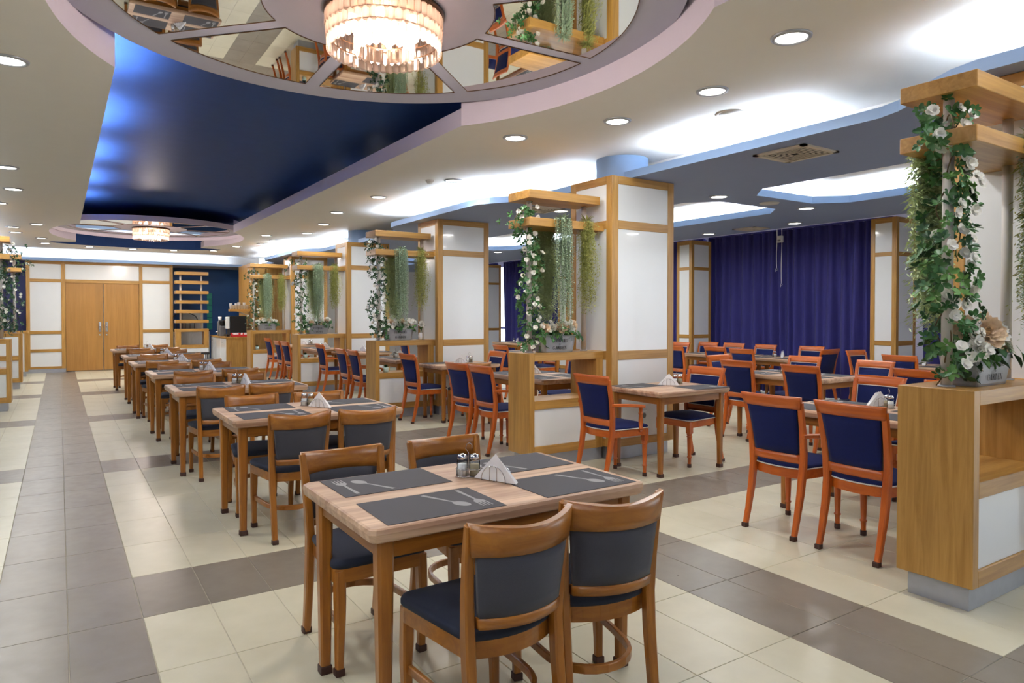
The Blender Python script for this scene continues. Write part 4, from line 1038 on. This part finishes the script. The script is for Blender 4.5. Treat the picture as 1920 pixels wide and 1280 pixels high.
CH = [ # (cx near-walkway, y) (cx near-planter, y) (far...) : seat centre positions
    ((.875, -2.26), (1.322, -2.25), (.78, -1.43), (1.30, -1.43)),
    ((.96, .40), (1.41, .36), (.92, 1.06), (1.42, 1.0)),
    ((.86, 2.42), (1.31, 2.46), (.85, 3.22), (1.36, 3.25)),
    ((.93, 4.36), (1.44, 4.44), (.90, 5.18), (1.38, 5.22)),
    ((.84, 6.42), (1.40, 6.45), (.85, 7.2), (1.38, 7.22)),
    ((.94, 8.30), (1.42, 8.25), (.88, 9.1), (1.40, 9.12)),
    ((.91, 10.6), (1.41, 10.6), (.84, 11.5), (1.38, 11.52))]
for k, (x, y) in enumerate(TROW):
    nm = 'the %s walkway table from camera' % ORD[k]
    TAB.put((x, y, 0), 0, 'rustic wood dining table, %s of the walkway row from the camera' % ORD[k], 'tables in the walkway row')
    dress(x, y, 0, nm, nap=(.08, -.03), cad=(.03, .11)) if k else dress(x, y, 0, nm, nap=(.085, -.035), cad=(.03, .10), naprot=-1.18)
    for q, (cx, cy) in enumerate(CH[k]):
        BROWN.put((cx, cy, 0), (FY if q < 2 else FNY) + (-.2 if (k, q) == (0, 1) else rj.uniform(-.04, .04)), 'honey-brown chair, %s, %s' % (('facing the doors, walkway end', 'facing the doors, planter end', 'facing the camera, walkway end', 'facing the camera, planter end')[q], nm.replace('the ','',1)), 'honey-brown chairs in the walkway row')
# ---- side room
def tput(pr, x, y, rz, label): pr.put((x, y, 0), rz, label, 'tables in the curtain room')
def chair(pr, x, y, rz, label): pr.put((x, y, 0), rz + rj.uniform(-.05, .05), label, 'orange wood chairs with navy seats')
BAY = ['first', 'second', 'third', 'fourth']
for k in range(4):
    dy = 3.72 * k; nm = 'the long table, %s bay' % BAY[k]; nq = 'the small table by the %s column' % ORD[k + 1]
    xo = 0 if k == 0 else -.27
    if k == 0:
        ty, qx, qy = -1.61, 4.50, .38
    else:
        ty, qx, qy = 2.12 + 3.72 * (k - 1), 4.33, 4.18 + 3.72 * (k - 1)
    tx = 4.50 + xo
    tput(TAB, tx, ty, PI / 2, 'rustic wood dining table, ' + nm.replace('the long table', 'long one'))
    dress(tx, ty, PI / 2, nm, nap=(.12, -.24 if k == 0 else 0), cad=(.02, -.2 if k == 0 else .12), naprot=-1.9)
    tput(TABQ, qx, qy, 0, 'rustic wood dining table, ' + nq.replace('the small table', 'small one'))
    dress(qx, qy, 0, nq, nap=(.06, .06), cad=(.22, .10), small=True)
    p = (3.87, -1.41) if k == 0 else (3.58, 2.38 + 3.72 * (k - 1)); chair(BLUE_ARM, p[0], p[1], FX, 'orange and navy armchair, back to walkway, door end of ' + nm)
    p = (3.87, -1.96) if k == 0 else (3.60, 1.90 + 3.72 * (k - 1)); chair(BLUE if k == 0 else BLUE_ARM, p[0], p[1], FX, 'orange and navy chair, back to walkway, camera end of ' + nm)
    if k < 2:
        chair(BLUE, tx + .74, ty + .55, FNX, 'orange and navy chair, facing walkway, door end of ' + nm)
        chair(BLUE, tx + .74, ty - .03, FNX, 'orange and navy chair, facing walkway, camera end of ' + nm)
    p = (3.84, .40) if k == 0 else (3.85, 4.25 + 3.72 * (k - 1)); chair(BLUE_ARM if k in (0, 2) else BLUE, p[0], p[1], FX, 'orange and navy chair, back to walkway, at ' + nq)
    if k < 2: p = (4.82, .44) if k == 0 else (4.64, 4.12); chair(BLUE, p[0], p[1], FNX, 'orange and navy chair, facing walkway, at ' + nq)
BROWN.put((4.25, 3.78, 0), 0.05, 'honey-brown chair among navy ones, at the small table by the third column', 'honey-brown chairs in the walkway row')
# tables deeper in the room
def deep(x, y, nm, cs, mats=True):
    tput(TAB, x, y, PI / 2, 'rustic wood dining table, ' + nm.replace('the ', '', 1))
    dress(x, y, PI / 2, nm, nap=(.0, .0), cad=(.12, .03), mats=mats)
    for pr, cx, cy, f, wh in cs: chair(pr, cx, cy, f, 'navy-seated chair, %s %s' % (wh, nm))
deep(6.72, .58, 'the middle table under the lit tray', [(BLUE, 6.50, 1.0, FX, 'back to walkway, door end of'), (BLUE, 6.40, .10, FX, 'back to walkway, camera end of'), (BLUE, 7.27, 1.0, FNX, 'facing walkway, door end of'), (BLUE, 7.15, .05, FNX, 'facing walkway, camera end of'), (BLUE, 6.86, 1.5, FNY, 'facing the camera at the head of')])
deep(9.28, 3.76, 'the curtain table by the slim column', [(BLUE, 9.0, 3.45, FX, 'back to walkway, door end of'), (BLUE, 8.75, 2.72, FX, 'back to walkway, camera end of'), (BLUE, 9.80, 4.75, FNX, 'facing walkway, slim column end of'), (BLUE, 9.80, 4.15, FNX, 'facing walkway, middle of'), (BLUE, 9.75, 3.45, FNX, 'facing walkway, camera end of'), (BLUE, 8.62, 4.0, FX, 'back to walkway, farthest end of'), (BLUE, 9.3, 5.0, FNX, 'behind the door end of')])
deep(9.28, 2.57, 'the curtain table beneath the cords', [(BLUE, 9.85, 2.62, FNX, 'facing walkway, door end of'), (BLUE, 9.47, 2.15, FY, 'facing the doors at the foot of')])
deep(9.35, .45, 'the curtain table near the planter vine', [(BLUE, 9.05, .48, FX, 'back to the walkway at'), (BLUE, 9.50, 1.22, FNY, 'facing the camera at the head of')])
deep(7.30, -1.25, 'the table screened by the first planter', [(BLUE, 6.85, -.85, FX, 'back to the walkway at')])
deep(6.85, 6.2, 'the middle table behind the second planter', [(BLUE, 6.3, 6.5, FX, 'back to walkway, door end of'), (BLUE, 6.3, 5.8, FX, 'back to walkway, camera end of'), (BLUE, 7.4, 6.5, FNX, 'facing the walkway at')])
deep(9.10, 9.9, 'the curtain table behind the second planter', [(BLUE, 9.65, 10.3, FNX, 'facing walkway, door end of'), (BLUE, 9.65, 9.6, FNX, 'facing walkway, camera end of')])
deep(6.75, 9.3, 'the middle table behind the third planter', [(BLUE, 6.2, 9.6, FX, 'back to walkway, door end of'), (BLUE, 7.3, 9.0, FNX, 'facing the walkway at')])

# ------------------------------------------------------------------ curtains
def curtain(x, y0, y1, label, seed):
    r_ = random.Random(seed); ny = int((y1 - y0) / 0.012); rows = [2.95, 2.88, 2.6, 2.2, 1.7, 1.1, .5, .03]
    ph = [r_.uniform(0, 6.28) for _ in range(4)]; mb = MB(); rings = []
    for z in rows:
        ring = []
        for i in range(ny + 1):
            y = y0 + (y1 - y0) * i / ny; s = (2.95 - z) / 2.95
            d = (.040 + .018 * s) * math.sin(y * 31 + ph[0] + 1.9 * math.sin(y * 3.7 + ph[1]) + .9 * s * math.sin(y * 2.3)) + .024 * math.sin(y * 13 + ph[2] + s * .8) * (.5 + s) + .014 * math.sin(y * 83 + ph[3]) * max(0, 1 - 2.2 * s)
            ring.append((x + d, y + .01 * math.sin(y * 23 + s * 3), z))
        rings.append(ring)
    front = MB().loft(rings, False, False, True)
    back = [[(p[0] + .006, p[1], p[2]) for p in r] for r in rings]
    front.loft([r[::-1] for r in back], False, False, True)
    t = thing('curtain', label, 'curtain', (0, 0, 0), 0, 'navy curtains along the windows')
    front.build('cloth', 'curtain', t)
    MB().box(x - .03, x + .03, y0, y1, 2.95, 2.975).build('header_tape', 'curtain', t)
    return t
curtain(10.62, 3.44, 5.22, 'dark navy pleated curtain between slim column and white cords', 1)
curtain(10.60, 1.55, 3.50, 'brighter navy pleated curtain between cords and the vine-side slim column', 2)
curtain(10.62, 5.35, 9.12, 'navy pleated curtain seen beside the second clad column', 3)
curtain(10.62, 9.25, 12.9, 'violet navy pleated curtain seen behind the second planter', 4)
curtain(10.62, -2.45, 1.12, 'navy pleated curtain behind the foreground vine', 5)
curtain(10.62, 13.3, 15.9, 'navy pleated curtain at the far end of the windows', 6)
curtain(-3.0, 9.0, 15.5, 'navy pleated curtain behind the walkway plant screens', 8)
cur = [o for o in C.objects if o.name.startswith('curtain') and o.parent is None and o.type == 'EMPTY']
for k, (y, zb) in enumerate(((3.56, 2.28), (3.46, 2.0))):
    ro = MB().tube([(10.48, y + .006 * math.sin(u * 7), zb + u * (3.12 - zb)) for u in [q / 10 for q in range(11)]], .006, 6).build('pull_cord', 'napkin', cur[k]); ro['label'] = 'white pull cord'
    MB().tube([(10.48, y + a, zb + b_) for a, b_ in ((0, 0), (.02, -.03), (-.01, -.05), (-.02, -.02), (.01, -.01), (.02, -.07))], .005, 5).build('knot', 'napkin', ro)
t = thing('cord_winder', 'small white cord winder box between the two curtains', 'bracket', (10.45, 3.47, 2.72))
MB().box(-.03, .03, -.05, .05, 0, .12, .008).build('case', 'white_panel', t); MB().box(-.035, -.03, -.03, .03, .02, .05).build('cover', 'grey_plastic', t)

# ------------------------------------------------------------------ bar corner by the doors
t = thing('shelf_rack', 'open oak shelf rack with white poles beside the double doors', 'shelf', (2.25, 15.82, 0))
for z in (2.49, 2.25, 1.985, 1.73, 1.475, 1.215): MB().box(0, .80, 0, .30, z, z + .085, .003).build('shelf_board', 'oak_x', t)
for x in (.13, .64): MB().lathe([(.025, 1.06), (.025, 2.5)], 14, (x, .15, 0)).build('pole', 'white_paint', t)
MB().box(0, .80, 0, .30, .98, 1.06, .003).build('top_board', 'oak_x', t)
MB().box(0, .12, 0, .30, .545, .98, .003).build('end_board', 'oak_z', t); MB().box(.68, .80, 0, .30, .545, .98, .003).build('end_board', 'oak_z', t)
MB().box(.12, .68, 0, .30, .545, .63, .003).build('niche_shelf', 'oak_x', t); MB().box(0.01, .79, .01, .29, .12, .545).build('panel', 'white_panel', t); MB().box(.03, .77, .03, .27, 0, .12).build('plinth', 'brushed_steel', t)
t = thing('side_cabinet', 'white cabinet behind the shelf rack by the blue wall', 'cabinet', (2.30, 16.9, 0))
MB().box(0, .95, 0, .5, 0, .96, .004).build('body', 'white_panel', t); MB().box(-.0, .97, -.02, .52, .96, 1.0, .004).build('worktop', 'black_plastic', t)
for q in range(2): MB().box(.03 + .46 * q, .47 + .46 * q, -.018, 0, .06, .92, .003).build('door', 'white_panel', t)
t = thing('bar_backboard', 'white board with oak top strip leaning behind the shelf rack', 'board', (2.62, 17.42, 1.0))
MB().box(0, .55, 0, .04, 0, .50, .003).build('sheet', 'white_panel', t); MB().box(-.05, .58, -.02, .05, .50, .56, .003).build('strip', 'oak_x', t)
t = thing('folding_cart', 'dark metal rack with arched handle behind the shelf rack', 'rack', (2.5, 16.75, 1.0))
MB().tube([(-.22, 0, 0), (-.22, 0, .35), (-.1, 0, .47), (.15, 0, .5), (.36, 0, .4), (.42, 0, .28)], .012, 8).build('handle', 'black_plastic', t)
for q in range(6): MB().tube([(-.22 + .11 * q, 0, 0), (-.22 + .11 * q, 0, .3)], .007, 6).build('rod', 'black_plastic', t)
MB().bar([(-.25, 0, .28), (.42, 0, .28)], (.02, .02), (0, 1, 0)).build('crossbar', 'black_plastic', t)
t = thing('leaflet_strip', 'narrow teal leaflet display on the blue wall', 'display', (3.35, 17.48, 1.0))
for q in range(6): MB().box(-.07, .07, -.02, 0, .18 * q, .18 * q + .165, .002).build('leaflet', 'teal_card', t)
t = thing('bar_counter', 'oak and white bar counter holding the coffee machine', 'counter', (3.15, 14.02, 0))
MB().box(0.02, .6, .02, 2.1, .1, .84).build('carcass', 'white_panel', t); MB().box(0, .62, 0, .022, .0, .84, .002).build('end_board', 'oak_z', t)
MB().box(-.015, .615, -.015, 2.12, .84, .88, .003).build('worktop', 'oak_y', t)
for q in range(3): 
    d = MB().box(0, .02, .04 + .69 * q, .71 + .69 * q, .12, .83, .003).build('door', 'white_panel', t)
    MB().tube([(-.02, .30 + .69 * q, .72), (-.03, .36 + .69 * q, .72), (-.02, .42 + .69 * q, .72)], .006, 6).build('handle', 'chrome', d)
MB().box(.04, .58, .04, 2.08, 0, .1).build('plinth', 'brushed_steel', t)
t = thing('coffee_machine', 'black boxy coffee machine with white front column on bar', 'coffee machine', (3.28, 14.22, .881))
MB().box(0, .40, 0, .42, .03, .52, .012).build('body', 'black_plastic', t); MB().box(-.07, 0, .05, .37, .0, .06, .006).build('drip_tray', 'black_plastic', t)
MB().box(-.09, 0, .05, .17, .20, .50, .008).build('front_column', 'white_panel', t); MB().box(-.06, 0, .2, .36, .33, .45, .006).build('brew_head', 'chrome', t)
for q in range(4): MB().box(-.092, -.09, .065 + .025 * (q % 4), .083 + .025 * (q % 4), .42, .44).build('button', 'royal_wall', t)
t = thing('coffee_grinder', 'grey coffee grinder beside the black coffee machine', 'grinder', (3.22, 14.86, .881))
MB().box(-.07, .07, -.08, .08, 0, .26, .01).build('body', 'grey_plastic', t); MB().lathe([(.04, .26), (.075, .30), (.08, .40), (.075, .41)], 18).build('hopper', 'black_plastic', t)
MB().tube([(-.07, 0, .12), (-.12, 0, .11), (-.17, 0, .11)], .012, 8).build('fork_arm', 'chrome', t)
t = thing('cup_dispenser', 'narrow grey cup dispenser on the bar by the blue wall', 'dispenser', (3.22, 15.2, .881))
MB().box(-.06, .06, -.06, .06, 0, .38, .01).build('body', 'grey_plastic', t); MB().lathe([(.035, .38), (.045, .50), (.04, .50)], 14).build('cups', 'napkin', t)
t = thing('snack_tray', 'red tray of wrapped sachets on the bar counter end', 'tray', (3.50, 14.08, .881))
MB().box(-.22, .22, -.05, .10, 0, .05, .006).build('tray', 'red_card', t)
r_ = random.Random(4)
for q in range(14):
    x = -.2 + .4 * q / 13
    MB().box(-.022, .022, -.014, .014, 0, .05, .003, Matrix.Translation((x, r_.uniform(-.02, .06), .045)) @ Matrix.Rotation(r_.uniform(-.5, .5), 4, 'Y')).build('sachet', ('red_card', 'napkin', 'napkin')[q % 3], t)
wp = thing('bar_partition', 'tall oak partition panel at the end of the bar', 'partition', (3.78, 14.0, 0))
for q in range(3): MB().box(0, .05, .54 * q, .54 * q + .537, 0, 2.74, .003).build('board', 'oak_z', wp)
ws = thing('cup_shelf', 'oak wall shelf of paper cups above the coffee machine', 'shelf', (3.78, 14.32, 1.515))
MB().box(-.5, -.0005, -.10, .10, 0, .06, .003).build('board', 'oak_x', ws)
for y in (-.06, .06): MB().bar([(-.30, y, 0), (-.002, y, -.12)], (.012, .012), (0, 1, 0)).build('bracket', 'brushed_steel', ws)
MB().lathe([(.001, -.0), (.02, 0), (.02, .01), (.001, .01)], 12, M=Matrix.Translation((-.001, .1, 1.15)) @ Matrix.Rotation(-PI / 2, 4, 'Y')).build('socket', 'white_panel', wp)
cup = None
CUPP = MB().lathe([(.028, 0), (.038, .10), (.041, .10), (.041, .106), (.036, .106), (.027, .006)], 14).mesh('paper_cup', 'napkin')
for q in range(7):
    for h in range((3, 2, 3, 4, 3, 4, 2)[q]):
        if h and q not in (0, 2, 3, 5): break
        o = link('paper_cup', CUPP, None, (3.32 + .065 * q, 14.32, 1.576 + .022 * h)); tag(o, 'white paper cup, %s stack on the bar wall shelf from its open end' % ORD[q], 'cup', 'paper cups on the bar shelf')
tab = thing('serving_table', 'low dark cushion bench in front of the shelf rack', 'bench', (2.65, 15.3, 0))
MB().box(-.3, .3, -.17, .17, .40, .46, .01).build('seat', 'black_plastic', tab)
for x in (-.26, .26):
    for y in (-.13, .13): MB().bar([(x, y, 0), (x, y, .4)], (.03, .03)).build('leg', 'black_plastic', tab)
t = thing('bar_cupboard', 'tall oak cupboard behind the bar partition', 'cupboard', (3.86, 15.30, 0))
MB().box(0, 1.12, 0, .5, 0, 2.74, .003).build('body', 'oak_z', t)
for q in range(2):
    d = MB().box(.01 + .555 * q, .55 + .555 * q, -.02, 0, .05, 2.70, .003).build('door', 'oak_z', t)
    MB().tube([(.51 + .10 * q, -.02, 1.1), (.51 + .10 * q, -.045, 1.12), (.51 + .10 * q, -.045, 1.28), (.51 + .10 * q, -.02, 1.3)], .007, 6).build('handle', 'chrome', d)
# books and cards resting in the walkway screen niches
for k, (x, h, mm) in enumerate(((-1.20, .22, 'red_card'), (-1.26, .25, 'royal_wall'), (-1.32, .2, 'napkin'))):
    o = MB().box(-.02, .02, -.09, .09, 0, h, .003).build('book', mm, None, (x, 8.60, .633)); tag(o, ('red', 'blue', 'white')[k] + ' upright book in the walkway screen niche', 'book', 'books in the walkway screen')
